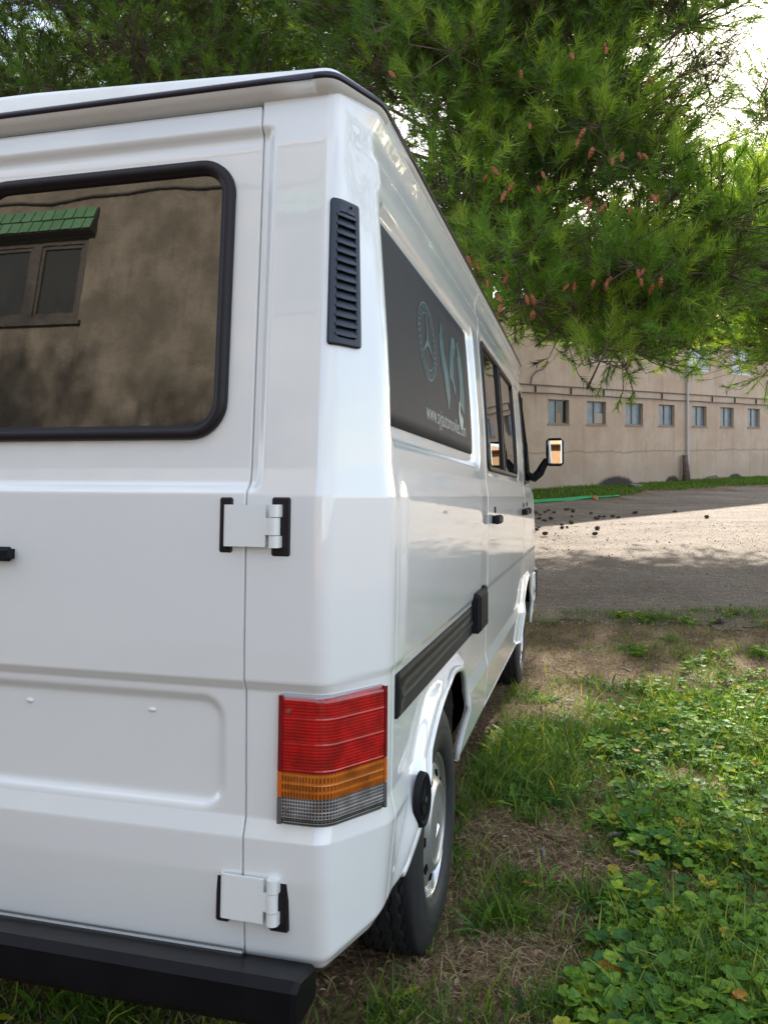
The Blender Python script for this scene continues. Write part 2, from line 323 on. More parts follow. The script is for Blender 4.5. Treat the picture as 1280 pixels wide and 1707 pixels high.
def patch(name, S, Zs, mat, parent, sd=None, h=0.0, raw=False, lip=0.018, mirror=False, step=None, both=False, snapk=0.72, zmap=None):
    """surface sheet over (s,z) with the region where sd<0 cut away, vertices snapped to the cut, edges turned inward"""
    SS, ZZ = np.meshgrid(S, Zs, indexing='ij'); ns_, nz = SS.shape
    if zmap: ZZ = zmap(SS, ZZ)
    if sd is not None:
        st = step or max(np.median(np.diff(S)), np.median(np.diff(Zs)))
        for it in range(2):
            d = sd(SS, ZZ); e = 1e-4; gsx = (sd(SS+e, ZZ)-d)/e; gsz = (sd(SS, ZZ+e)-d)/e; gl = np.maximum(np.hypot(gsx, gsz), .3)
            m = (np.abs(d) < st*snapk) if it == 0 else m
            SS = np.where(m, SS - d*gsx/gl**2, SS); ZZ = np.where(m, ZZ - d*gsz/gl**2, ZZ)
        ok = (sd(SS, ZZ) > -2e-3*1).ravel() | m.ravel()
    V = P3(SS, ZZ, h, raw).reshape(-1, 3); F = grid_faces(ns_, nz)
    if sd is not None:
        k = ok[F]; n = k.sum(1); F3 = F[n == 3]; K3 = k[n == 3]; T = []
        for j in range(4):
            q = F3[~K3[:, j]]; T.append(q[:, [(j+1) % 4, (j+2) % 4, (j+3) % 4]])
        T = np.concatenate(T) if len(T) else np.zeros((0, 3), int); F = F[n == 4]
    else: T = np.zeros((0, 3), int)
    V0 = len(V)
    if lip:   # boundary edges -> flange
        E = [np.stack([F[:, j], F[:, (j+1) % 4]], 1) for j in range(4)] + [np.stack([T[:, j], T[:, (j+1) % 3]], 1) for j in range(3)]
        E = np.concatenate(E); key = np.sort(E, 1); kk = key[:, 0].astype(np.int64)*V0+key[:, 1]
        u, inv, cnt = np.unique(kk, return_inverse=True, return_counts=True); B = E[cnt[inv] == 1]
        bv = np.unique(B); idx = np.full(V0, -1); idx[bv] = V0+np.arange(len(bv))
        s_, z_ = SS.ravel()[bv], ZZ.ravel()[bv]; th = C2(s_)[2]
        nv = V[bv] + np.stack([-np.sin(th), np.cos(th), 0*th], 1)*lip
        V = np.concatenate([V, nv]); F = np.concatenate([F, np.stack([B[:, 1], B[:, 0], idx[B[:, 0]], idx[B[:, 1]]], 1)])
    if mirror: V = V*np.array([-1, 1, 1])+np.array([XM, 0, 0]); F = F[:, ::-1]; T = T[:, ::-1]
    V, FF = compact(V, [F, T]); o = mk(name, V, FF, mat, parent, off=BASE)
    return o
def cuts(a, b, step, extra=()):
    A = list(np.linspace(a, b, max(2, int(round((b-a)/step))+1))) + [e for e in extra if a < e < b]
    return np.unique(np.round(A, 5))
zfine = cuts(-1.06, .93, .0085, (-.70,-.69,-.739,-.742,-.404,-.412,-.426,-.395,.0,.004,.06,.075,.865))
SEAM = sx(-.7385)
def sd_body(s, z):
    d = archsd(s, z)
    # the lower rear corner is rounded underneath
    return d
Y1, Y2, Y3 = 3.600, 5.640, 6.46
# rear quarter with its corner
Sq = np.unique(np.concatenate([cuts(SEAM+.003, .26, .006), cuts(.26, sy(3.0), .008), cuts(sy(3.0), sy(Y1-.003), .014), [SEAM+.0045, SEAM+.007, sy(Y1-.003)-.002, sy(1.871), sy(1.8735), sy(1.875), sy(1.8765), sy(1.879)]]))
body = patch('body', Sq, zfine, M['paint'], van, sd_body, zmap=zmap)
# windows: (s0,s1,z0,z1,r)
WR = (sx(-1.522), sx(-.806), .130, .792, .085)
def sd_door(s, z): return rr(s, z, WR[0]+.012, WR[1]-.012, WR[2]+.012, WR[3]-.012, WR[4]-.012)
Sd = np.unique(np.concatenate([cuts(sx(-1.5545), SEAM-.003, .0075), [SEAM-.0045, SEAM-.007]]))
zdoor = cuts(-.985, .912, .0075, (-.70,-.739,-.404,-.426,.0,.004,.06,.865))
SLW = (sy(3.70), sy(5.20), .125, .735, .06)
FDW = [(5.78,.14),(5.76,.70),(5.79,.75),(5.84,.76),(5.90,.74),(6.26,.20),(6.27,.15),(6.22,.12),(5.81,.11)]
def sd_slide(s, z): return np.minimum(np.minimum(archsd(s, z), z-bottom(s)), rr(s, z, SLW[0]+.01, SLW[1]-.01, SLW[2]+.01, SLW[3]-.01, SLW[4]-.01))
FW = catmull(FDW, 4, True)
NOSE = np.array([(5.5,.94),(5.88,.92),(6.34,.12),(6.50,.0),(6.72,-.30),(6.78,-.52),(6.80,-.88),(6.74,-.95)])
def nose_y(z): return np.interp(z, NOSE[::-1, 1], NOSE[::-1, 0])
def sd_front(s, z):
    return np.minimum(np.minimum(archsd(s, z), z-bottom(s)), np.minimum(poly_sd(s+SY, z, FW+0)-.008, (nose_y(z)-(s+SY))*0.8))
for mir in (False, True):
    k = 1 if not mir else 2.5
    if mir:
        b2 = patch('body', cuts(SEAM+.003, sy(Y1-.003), .02), cuts(-1.06, .93, .02), M['paint'], van, sd_body, mirror=True, zmap=zmap)
    rd = patch('rear_door', Sd if not mir else cuts(sx(-1.5545), SEAM-.003, .015), zdoor if not mir else cuts(-.985, .905, .015), M['paint'], van, sd_door, mirror=mir)
    if not mir: REAR = rd
    else: REAR2 = rd
    sdn = patch('sliding_door' if not mir else 'side_panel', cuts(sy(Y1+.003), sy(Y2-.003), .014*k), cuts(-1.0, .93, .0105*k, (.0,.075,-.742,-.69)), M['paint'], van, sd_slide, mirror=mir)
    fd = patch('front_door', cuts(sy(Y2+.003), sy(Y3), .014*k), cuts(-1.0, .93, .012*k, (.0,.075)), M['paint'], van, sd_front, mirror=mir)
    fw = patch('front_wing', cuts(sy(Y3+.004), sy(6.80), .014*k), cuts(-1.0, .6, .012*k), M['paint'], van, sd_front, mirror=mir, snapk=.9)
    # glass sheets
    for nm, par, W_, dep in (('window_glass', rd, WR, .004), ('window_glass', sdn, SLW, .002)):
        f = lambda s, z, W_=W_: -rr(s, z, W_[0]+.01, W_[1]-.01, W_[2]+.01, W_[3]-.01, W_[4]-.01)
        S_ = cuts(W_[0], W_[1], .01*k); Z_ = cuts(W_[2], W_[3], .01*k)
        SS, ZZ = np.meshgrid(S_, Z_, indexing='ij')
        o = patch(nm, S_, Z_, M['glass'], par, f, h=-.011-dep if par is rd else -.004-dep, raw=True, lip=0, mirror=mir, snapk=.9)
    patch('window_glass', cuts(sy(5.74), sy(6.30), .02), cuts(.09, .80, .02), M['glass'], fd, lambda s, z: -(poly_sd(s+SY, z, FW)-.004), h=-.008, raw=True, lip=0, mirror=mir, snapk=.9)
    if not mir: SLIDE, FRONT = sdn, fd
    backing = patch('dark_gap_backing', cuts(sx(-1.5575), sy(6.2), .05), cuts(-.97, .93, .05), M['dark'], van, lambda s, z: np.minimum(np.minimum(archsd(s, z)-.08, z+.99), np.minimum((nose_y(z)-.08-(s+SY)), z-bottom(s)-.05)), h=-.045, raw=True, lip=0, mirror=mir)  # black sheet, its colour stands for the shade in gaps and behind glass
# rubber window surround: swept band
def rr_path(W_, n=10):
    s0, s1, z0, z1, r = W_; P = []
    for cx_, cz_, a0 in ((s1-r, z1-r, 0), (s0+r, z1-r, 90), (s0+r, z0+r, 180), (s1-r, z0+r, 270)):
        for a in np.linspace(a0, a0+90, n): P.append((cx_+r*math.cos(R(a)), cz_+r*math.sin(R(a)), math.cos(R(a)), math.sin(R(a))))
    return np.array(P)
def band(name, path, prof, mat, parent, raw=True, mirror=False, closed=True):
    """path rows (s,z,ns,nz); prof rows (w outward in plane, h off surface)"""
    V = []; m = len(prof)
    for p in path:
        for wv_, hv in prof: V.append(P3(p[0]+p[2]*wv_, p[1]+p[3]*wv_, hv, raw))
    V = np.array(V).reshape(-1, 3)
    if mirror: V = V*np.array([-1, 1, 1])+np.array([XM, 0, 0])
    n = len(path); F = []
    for i in range(n if closed else n-1):
        for j in range(m-1): F.append((i*m+j, i*m+j+1, ((i+1) % n)*m+j+1, ((i+1) % n)*m+j))
    return mk(name, V, np.array(F), mat, parent, off=BASE)
fr_prof = [(.004,-.014),(.003,-.004),(-.002,.001),(-.010,.0035),(-.018,.002),(-.022,-.002),(-.024,-.006),(-.029,-.0075),(-.031,-.018)]
def dense(path, k):
    out_ = []
    for i in range(len(path)):
        a, b = path[i], path[(i+1) % len(path)]; L_ = np.hypot(*(b[:2]-a[:2])); n = max(1, int(L_/k))
        for t in range(n): out_.append(a+(b-a)*t/n)
    return np.array(out_)
for par, mir in ((REAR, False), (REAR2, True)):
    band('window_frame', dense(rr_path(WR), .1), fr_prof, M['seal'], par, mirror=mir)
sl_prof = [(.004,-.008),(.003,.004),(-.006,.007),(-.018,.006),(-.022,.001),(-.024,-.010)]
wf = band('window_frame', dense(rr_path(SLW), .1), sl_prof, M['seal'], SLIDE)
# divider and lower sliding rail of the side window
mb = MB()
for y_, w_ in ((4.36, .020), (4.44, .014)):
    a = P3(sy(y_), .14, .004, True); b = P3(sy(y_), .72, .004, True); c = P3(sy(y_), .43, .004, True)
    for p, q in ((a, c), (c, b)):
        mb.hull([p+np.array([dx, dy, 0]) for p in (p, q) for dx in (-.012, .003) for dy in (-w_, w_)])
mb.build('window_divider', M['seal'], SLIDE, off=BASE)
pth = dense(np.array([(p[0], p[1], 0, 0) for p in FW]), .05); 
nn = []
Fc_ = FW.mean(0)
for i, p in enumerate(FW):
    t_ = FW[(i+1) % len(FW)]-FW[i-1]; n_ = np.array([t_[1], -t_[0]]); n_ /= np.linalg.norm(n_); n_ *= np.sign(n_@(p-Fc_)); nn.append((sy(p[0]), p[1], n_[0], n_[1]))
band('window_frame', np.array(nn), [(.012,-.004),(.008,.006),(-.008,.006),(-.012,-.01)], M['seal'], FRONT)
# black vinyl panel in the side pressing
VP = (1.885, 3.315, .175, .690)
stk = patch('side_graphic', cuts(sy(VP[0]), sy(VP[1]), .04), cuts(VP[2], VP[3], .04), M['sticker'], van, lambda s, z: -rr(s+SY, z, VP[0], VP[1], VP[2], VP[3], .025), h=-.0165, raw=True, lip=.003, snapk=.9)
HG = -.0150
def on_side(pts, h): return [P3(sy(p[0]), p[1], h, True) for p in pts]
def strip_mesh(mb_, pts, wd, h):
    """flat print: polyline with width on the side plane"""
    P = np.asarray(pts, float); T = np.gradient(P, axis=0); T /= np.linalg.norm(T, axis=1)[:, None]+1e-9; Nn = np.stack([-T[:, 1], T[:, 0]], 1)
    wd = np.broadcast_to(np.asarray(wd, float), (len(P),)); A = P+Nn*wd[:, None]/2; B = P-Nn*wd[:, None]/2
    V = np.array(on_side(A, h)+on_side(B, h)); n = len(P)
    mb_.add(V, [(i, i+1, n+i+1, n+i) for i in range(n-1)])
cyS, czS, rS = 2.44, .485, .122
mb = MB()
aa = np.linspace(0, 2*np.pi, 49)
for r_, w_ in ((rS, .006), (rS-.030, .004)): strip_mesh(mb, [(cyS+1.12*r_*math.cos(a), czS+r_*math.sin(a)) for a in aa], w_, HG)
for k in range(34):       # wreath between the two rings
    a = k/34*2*np.pi
    if abs(a-np.pi/2) > .5:
        p = (cyS+1.12*(rS-.022)*math.cos(a), czS+(rS-.022)*math.sin(a)); q = (cyS+1.12*(rS-.005)*math.cos(a+.10), czS+(rS-.005)*math.sin(a+.10))
        strip_mesh(mb, [p, ((p[0]+q[0])/2, (p[1]+q[1])/2), q], [.003, .009, .003], HG+.0004)
for k in range(6):        # small marks along the top of the ring
    a = np.pi/2-.42+k*.17; strip_mesh(mb, [(cyS+1.12*(rS-.021)*math.cos(a), czS+(rS-.021)*math.sin(a)), (cyS+1.12*(rS-.006)*math.cos(a), czS+(rS-.006)*math.sin(a))], .009, HG+.0004)
for a in (90, 210, 330):  # three pointed star
    strip_mesh(mb, [(cyS, czS), (cyS+.055*math.cos(R(a)), czS+.05*math.sin(R(a))), (cyS+1.1*.092*math.cos(R(a)), czS+.09*math.sin(R(a)))], [.022, .010, .002], HG+.0008)
mb.build('star_emblem', pbr('pale_teal_print', (.11, .19, .21), .4), stk, off=BASE)
mb = MB()   # flowing S and J letter shapes
strip_mesh(mb, catmull([(2.72,.60),(2.70,.56),(2.70,.50),(2.735,.45),(2.765,.40),(2.765,.35),(2.745,.335)], 5), [.04]*6+[.075]*12+[.09]*7+[.07]*6, HG)
strip_mesh(mb, catmull([(2.99,.585),(2.955,.57),(2.92,.54),(2.885,.48),(2.87,.42)], 5), [.04]*5+[.07]*8+[.08]*8, HG)
strip_mesh(mb, catmull([(3.06,.60),(3.08,.54),(3.09,.46),(3.09,.39),(3.075,.34)], 5), [.06]*5+[.10]*8+[.11]*8, HG)
strip_mesh(mb, catmull([(2.87,.50),(2.90,.43),(2.93,.385)], 5), .035, HG+.0004)
mb.build('letter_swoosh', M['teal'], stk, off=BASE)
mb = MB(); strip_mesh(mb, catmull([(3.02,.36),(3.01,.32),(3.02,.29),(3.05,.28),(3.07,.31)], 5), [.03]*5+[.045]*16, HG+.0004)
mb.build('letter_tip', M['print'], stk, off=BASE)
def text_mesh(txt, size):
    cu = bpy.data.curves.new('lettering', 'FONT'); cu.body = txt; cu.size = size; cu.align_x = 'LEFT'; cu.resolution_u = 3
    o = bpy.data.objects.new('lettering', cu); C.objects.link(o); dg = bpy.context.evaluated_depsgraph_get(); dg.update()
    me = bpy.data.meshes.new_from_object(o.evaluated_get(dg)); bpy.data.objects.remove(o); return me
me = text_mesh('www.syjautomoviles.com', .085)
co = np.empty(len(me.vertices)*3); me.vertices.foreach_get('co', co); co = co.reshape(-1, 3); wdt = co[:, 0].max()-co[:, 0].min()
sc_x = .78/wdt; P_ = P3(sy(2.36+(co[:, 0]-co[:, 0].min())*sc_x), .235+co[:, 1]*.9, HG, True)-BASE
me.vertices.foreach_set('co', P_.ravel().astype(np.float32)); me.materials.clear(); me.materials.append(M['print']); me.update()
o = bpy.data.objects.new('web_address', me); C.objects.link(o); o.parent = stk

# air vent on the chamfered corner
vs0, vs1, vz0, vz1 = -.006, .098, .335, .672
vbk = patch('vent_back', cuts(vs0+.008, vs1-.008, .006), cuts(vz0+.008, vz1-.008, .02), M['dark'], van, h=.0015, lip=0)
vent = patch('air_vent', cuts(vs0, vs1, .006), cuts(vz0, vz1, .006), M['vent'], van, lambda s, z: np.minimum(-rr(s, z, vs0, vs1, vz0, vz1, .008), rr(s, z, vs0+.018, vs1-.017, vz0+.018, vz1-.028, .004)), h=.007, lip=.008)
vbk.parent = vent
prev = None
for k in range(14):
    z_ = vz0+.028+k*(vz1-vz0-.058)/13.2
    a, b = vs0+.017, vs1-.016; n = 6; V = []
    for i in range(n):
        s_ = a+(b-a)*i/(n-1); bow = .0015*math.sin(math.pi*i/(n-1))
        V += [P3(s_, z_+.010, .0025), P3(s_, z_-.002-bow, .0085), P3(s_, z_-.005-bow, .0085), P3(s_, z_-.003, .0025)]
    F = [(4*i+j, 4*(i+1)+j, 4*(i+1)+(j+1) % 4, 4*i+(j+1) % 4) for i in range(n-1) for j in range(4)]
    MB().add(V, F).build('louvre_slat', M['vent'], vent, off=BASE)
c = P3(.058, vz1-.013, .008); MB().hull([c+np.array([.003*math.cos(a), 0, .003*math.sin(a)])+np.array([0, d, 0]) for a in np.arange(6) for d in (-.0015, .002)]).build('screw', M['dark'], vent, off=BASE)

# tail light
ls0, ls1, lz0, lz1 = sx(-.659), sy(1.812), -.700, -.430
def lens(name, z0, z1, mat, ribs, hh=.010):
    S_ = cuts(ls0+.004, ls1-.004, .005); Z_ = cuts(z0, z1, .0016)
    SS, ZZ = np.meshgrid(S_, Z_, indexing='ij')
    base = P3(SS, (lz0+lz1)/2+0*ZZ, 0, True)             # keep one flat profile in height
    th = C2(SS)[2]; e = ss(np.minimum(SS-ls0, ls1-SS), 0.0, .010); et = ss(np.minimum(ZZ-lz0, lz1-ZZ), 0, .012)
    h = .003+hh*e*(0.3+0.7*et) + ribs(SS, ZZ)*(e > .9)
    V = base.copy(); V[..., 0] += np.sin(th)*h; V[..., 1] -= np.cos(th)*h; V[..., 2] = ZZ
    o = mk(name, V.reshape(-1, 3), grid_faces(*SS.shape), mat, LAMP, off=BASE, smooth=True)
    uv = o.data.uv_layers.new(name='uv'); li = np.empty(len(o.data.loops), np.int32); o.data.loops.foreach_get('vertex_index', li)
    U = np.stack([SS.ravel(), ZZ.ravel()], 1)[li]; uv.data.foreach_set('uv', U.ravel().astype(np.float32)); return o
def lens_mat(name, c_lo, c_hi, fx, fz, mode, dark=None):
    """lens plastic; prisms = square grid or lines in the print of the lens, from UV = (arc length, height) in metres"""
    m = bpy.data.materials.new(name); m.use_nodes = True; t = m.node_tree; b = t.nodes['Principled BSDF']
    b.inputs['Roughness'].default_value = .12; b.inputs['Coat Weight'].default_value = 1; b.inputs['Coat Roughness'].default_value = .02
    uvn = nd(t, 'ShaderNodeUVMap'); sp = nd(t, 'ShaderNodeSeparateXYZ'); t.links.new(uvn.outputs[0], sp.inputs[0])
    def wave(sock, f):
        a = nd(t, 'ShaderNodeMath', operation='MULTIPLY'); a.inputs[1].default_value = f*2*math.pi; s_ = nd(t, 'ShaderNodeMath', operation='SINE')
        c_ = nd(t, 'ShaderNodeMath', operation='MULTIPLY_ADD'); c_.inputs[1].default_value = .5; c_.inputs[2].default_value = .5
        t.links.new(sock, a.inputs[0]); t.links.new(a.outputs[0], s_.inputs[0]); t.links.new(s_.outputs[0], c_.inputs[0]); return c_.outputs[0]
    wx = wave(sp.outputs[0], fx); wz = wave(sp.outputs[1], fz)
    if mode == 'grid':
        mm = nd(t, 'ShaderNodeMath', operation='MAXIMUM'); t.links.new(wx, mm.inputs[0]); t.links.new(wz, mm.inputs[1]); fac = mm.outputs[0]
    else: fac = wz
    pw = nd(t, 'ShaderNodeMath', operation='POWER'); pw.inputs[1].default_value = 3.0 if mode == 'grid' else 1.0; t.links.new(fac, pw.inputs[0])
    n = nd(t, 'ShaderNodeTexNoise'); n.inputs['Scale'].default_value = 22; n.inputs['Detail'].default_value = 3; t.links.new(uvn.outputs[0], n.inputs['Vector'])
    x = nd(t, 'ShaderNodeMix', data_type='RGBA'); x.inputs[6].default_value = (*c_lo, 1); x.inputs[7].default_value = (*c_hi, 1)
    t.links.new(pw.outputs[0], x.inputs[0])
    x2 = nd(t, 'ShaderNodeMix', data_type='RGBA', blend_type='MULTIPLY'); x2.inputs[0].default_value = .8
    r = nd(t, 'ShaderNodeValToRGB'); r.color_ramp.elements[0].position = .35; r.color_ramp.elements[0].color = (.45, .42, .4, 1); r.color_ramp.elements[1].position = .6
    t.links.new(n.outputs[0], r.inputs[0]); t.links.new(x.outputs[2], x2.inputs[6]); t.links.new(r.outputs[0], x2.inputs[7]); t.links.new(x2.outputs[2], b.inputs['Base Color'])
    bp = nd(t, 'ShaderNodeBump'); bp.inputs['Strength'].default_value = .12; bp.inputs['Distance'].default_value = .0006; t.links.new(pw.outputs[0], bp.inputs['Height']); t.links.new(bp.outputs[0], b.inputs['Normal'])
    return m
LAMP = patch('tail_light', cuts(ls0, ls1, .012), cuts(lz0-.004, lz1+.003, .012), pbr('lamp_housing', (.30, .29, .30), .25, coat=1), van, lambda s, z: -rr(s, z, ls0, ls1, lz0-.004, lz1+.003, .008), h=.004, raw=False, lip=.01)
rib = lambda zs, w_: (lambda s, z: sum(.0010*np.exp(-((z-q)/w_)**2) for q in zs))
red = lens_mat('red_lens', (.26, .001, .003), (.62, .003, .005), 120, 150, 'lines')
amb = lens_mat('amber_lens', (.22, .040, .003), (.62, .17, .010), 150, 60, 'grid')
clr = lens_mat('clear_lens', (.022, .021, .023), (.40, .39, .38), 165, 140, 'grid')
lens('red_lens', -.590, lz1, red, rib((-.478, -.531, -.586), .0016))
lens('amber_lens', -.643, -.5905, amb, rib((-.616,), .001))
lens('reversing_lens', -.6845, -.6435, clr, rib((-.672,), .001))
lens('lower_lens', lz0, -.685, lens_mat('smoked_lens', (.008, .008, .009), (.13, .125, .12), 150, 190, 'grid'), rib((-.692,), .001))
frm = []
for name_, z0, z1, mt in (('lens_rim', -.590, lz1, pbr('dark_red_rim', (.18, .002, .008), .15, coat=1)), ('lens_rim', -.643, -.5905, pbr('amber_rim', (.55, .12, .01), .15, coat=1)), ('lens_rim', lz0, -.6435, pbr('smoked_rim', (.10, .10, .105), .12, coat=1))):
    base = lambda s_, z_, h: (lambda p, th: p+np.array([math.sin(th)*h, -math.cos(th)*h, 0]))(np.array([*P3(s_, (lz0+lz1)/2, 0, True)[:2], z_]), float(C2(s_)[2]))
    for sa, sb in ((ls0+.001, ls0+.011), (ls1-.009, ls1-.001)):
        MB().hull([base(s_, z_, h) for s_ in (sa, sb) for z_ in (z0+.0005, z1-.0005) for h in (.002, .0145)]).build(name_, mt, LAMP, off=BASE)
for (s_, z_) in ((ls0+.024, -.462), (ls0+.022, -.668)):
    c = base(s_, z_, .0145); MB().hull([c+np.array([.0045*math.cos(a), d, .0045*math.sin(a)]) for a in np.arange(8)*.785 for d in (-.002, .003)]).build('screw', M['screw'], LAMP, off=BASE)

# hinges
def yat(x, z): return float(P3(sx(x), z, 0)[1])
def hinge(zc, tilt=0.0):
    y0 = yat(-.70, zc)
    for (xa, xb, za, zb) in ((-.800, -.768, zc+.061, zc-.061), (-.676, -.632, zc+.062, zc-.066)):
        yb = min(yat(xa, zc), yat(xb, zc)); MB().bbox((xa, yb-.004, zb), (xb, yb+.012, za), .004).build('hinge_gasket', M['seal'], REAR, off=BASE)
    s_ = MB(); n = 9                    # strap that wraps round on its left edge
    prof = [(-.786, y0+.004)] + [(-.776-.010*math.cos(a), y0-.006-.010*math.sin(a)) for a in np.linspace(0, 1.57, 6)] + [(-.684, y0-.017)]
    P = [(x, y, z) for x, y in prof for z in (zc-.046, zc+.045)]; Q = [(x+.0, y+.006, z) for x, y, z in P]
    F = [(2*i, 2*i+1, 2*i+3, 2*i+2) for i in range(len(prof)-1)]; m_ = len(P)
    F += [tuple(q+m_ for q in f[::-1]) for f in F] + [(2*i, 2*i+2, 2*i+2+m_, 2*i+m_) for i in range(len(prof)-1)] + [(2*i+1, 2*i+1+m_, 2*i+3+m_, 2*i+3) for i in range(len(prof)-1)] + [(m_-2, m_-1, 2*m_-1, 2*m_-2)]
    s_.add(P+Q, F).build('hinge_strap', M['paint_b'], REAR, off=BASE)
    for za, zb, x_ in ((.019, .046, -.664), (-.020, .0175, -.666), (-.047, -.0215, -.664)):
        k_ = MB().tube([(x_, y0-.011, zc+za), (x_, y0-.011, zc+zb)], .0135, 28)
        k_.box((x_, y0-.018, zc+za+.0005), (x_+.014, y0+.010, zc+zb-.0005)) if za != -.020 else k_.box((x_-.020, y0-.0185, zc+za+.0005), (x_, y0-.008, zc+zb-.0005))
        o = k_.build('hinge_knuckle', M['paint_b'], REAR, off=BASE)
hinge(-.066); hinge(-.862)
# rear door handle
yh = yat(-1.36, -.14)
MB().bbox((-1.455, yh-.030, -.160), (-1.318, yh-.012, -.126), .009).box((-1.44, yh-.014, -.155), (-1.42, yh+.004, -.132)).box((-1.345, yh-.014, -.155), (-1.33, yh+.004, -.132)).build('door_handle', M['plastic'], REAR, off=BASE)
for x_, z_ in ((-1.300, -.492), (-.975, -.490)):
    y_ = yat(x_, z_); MB().hull([(x_+r_*math.cos(a)*(.012), y_-d, z_+r_*math.sin(a)*.007) for a in np.arange(10)*.628 for r_, d in ((1, -.001), (.6, .004))]).build('plate_stud', M['paint'], REAR, smooth=True, off=BASE)

# roof with overhanging gutter
sr = np.concatenate([cuts(sx(-1.5575), -.05, .1), cuts(-.05, .28, .012), cuts(.28, sy(5.75), .25)])
cx_, cy_, ct_ = C2(sr); wS = ss(sr, -.03, .24)
ox = cx_ - .030*wS; oy = cy_ + .006*(1-wS); onx, ony = np.sin(ct_), -np.cos(ct_)
fa = np.linspace(0, np.pi/2, 9)[1:]
fx = -.48 - .30 + .30*np.cos(fa); fy = 5.75 + .26*np.sin(fa)
ox = np.concatenate([ox, fx, [-1.5575]]); oy = np.concatenate([oy, fy, [6.06]]); onx = np.concatenate([onx, np.cos(fa), [0]]); ony = np.concatenate([ony, np.sin(fa), [1]])
ox = np.concatenate([ox, (XM-ox[1:-1])[::-1]]); oy = np.concatenate([oy, oy[1:-1][::-1]]); onx = np.concatenate([onx, -onx[1:-1][::-1]]); ony = np.concatenate([ony, ony[1:-1][::-1]])
def ring_loft(name, rings, mat, cap=False, par=van):
    V = []; n = len(ox)
    for inset, z_ in rings: V += [(ox[i]-onx[i]*inset, oy[i]-ony[i]*inset, (z_ if z_ < .957 else .957+(z_-.957)*(.30+.85*min(1, max(0, min(-.48-(ox[i]-onx[i]*inset), (ox[i]-onx[i]*inset)-XM-.48))/.9))) - .012*max(0, (oy[i]-5.0))) for i in range(n)]
    F = [(r*n+i, r*n+(i+1) % n, (r+1)*n+(i+1) % n, (r+1)*n+i) for r in range(len(rings)-1) for i in range(n)]
    FF = [np.array(F)]
    o = mk(name, V, FF, mat, par, off=BASE); return o
ROOF = ring_loft('roof', [(.07, .922), (.036, .922), (.024, .925), (.012, .931), (.003, .938), (.0, .943), (.0, .953), (.003, .962), (.008, .990), (.016, 1.003), (.035, 1.012), (.10, 1.020), (.30, 1.034), (.60, 1.040), (.95, 1.042)], M['roof'])
ring_loft('gutter_trim', [(.004, .9425), (-.004, .9435), (-.0062, .948), (-.0062, .953), (-.004, .9575), (.006, .959)], M['trim'], par=ROOF)
ring_loft('dark_roof_backing', [(.09, .925), (.3, .93), (.95, .93)], M['dark'], par=ROOF)  # black sheet, its colour stands for the shade in the gap under the gutter
# nose: windscreen and front panel
zz = np.linspace(-.95, .93, 60); tt = np.linspace(0, 1, 41); V = []
for z_ in zz:
    xr = float(np.interp(z_, ZS, XSs)) - .004; ye = float(nose_y(z_))
    for t_ in tt:
        q = 2*t_-1; V.append((-1.47 - q*(xr+1.47)*-1*-1 if False else -1.5575 + q*(xr+1.5575), ye-.012 + .16*(1-abs(q)**5), z_))
V = np.array(V); F = grid_faces(len(zz), len(tt)); zc = V[F].mean(1)[:, 2]; xc = V[F].mean(1)[:, 0]
ws = (zc > .14) & (zc < .82) & (abs(xc+1.5575) < .88)
for nm, kk, mt in (('front_panel', ~ws, M['paint']), ('windscreen', ws, M['glass'])):
    Vc, Fc = compact(V, F[kk]); mk(nm, Vc, Fc, mt, van, off=BASE)
MB().bbox((XM+.44, 6.74, -.86), (-.448, 6.98, -.56), .04).build('front_bumper', M['plastic'], van, off=BASE)
MB().bbox((-.49, 6.60, -.84), (-.452, 6.85, -.60), .015).build('bumper_end', M['paint_b'], van, off=BASE)
# underside
MB().box((XM+.62, 1.75, -.84), (-.64, 6.5, -.80)).build('underbody', M['dark'], van, off=BASE)
MB().box((XM+.56, 1.72, -.95), (-.60, 1.90, -.82)).build('rear_crossmember', M['dark'], van, off=BASE)
# rear bumper
BV = []
for x_ in (-2.395, -.574):
    for (y_, z_) in ((1.66, -1.000), (1.580, -.975), (1.560, -.985), (1.556, -1.040), (1.575, -1.062), (1.69, -1.066)): BV.append((x_, y_, z_))
BV = np.array(BV); ins = np.array([(.004, 0, 0)]*6); V = np.concatenate([BV, BV[:6]*1, BV[6:]*1]); cen = BV.mean(0)
rbm = MB().hull([(x_+dx, y_+(cy0-y_)*k_, z_+(cz0-z_)*k_) for x_, sgn in ((-2.395, -1), (-.574, 1)) for (dx, k_) in ((0, .12), (-sgn*.012, 0)) for cy0, cz0 in ((1.62, -1.02),) for (y_, z_) in ((1.69, -.996), (1.585, -.972), (1.562, -.984), (1.556, -1.040), (1.57, -1.060), (1.69, -1.062))])
rbm.build('rear_bumper', M['bumper'], van, off=BASE)
# body sill lip under the doors
MB().box((-1.47-.91, 1.686, -1.012), (-.745, 1.73, -.989)).build('rear_sill', M['paint'], van, off=BASE)

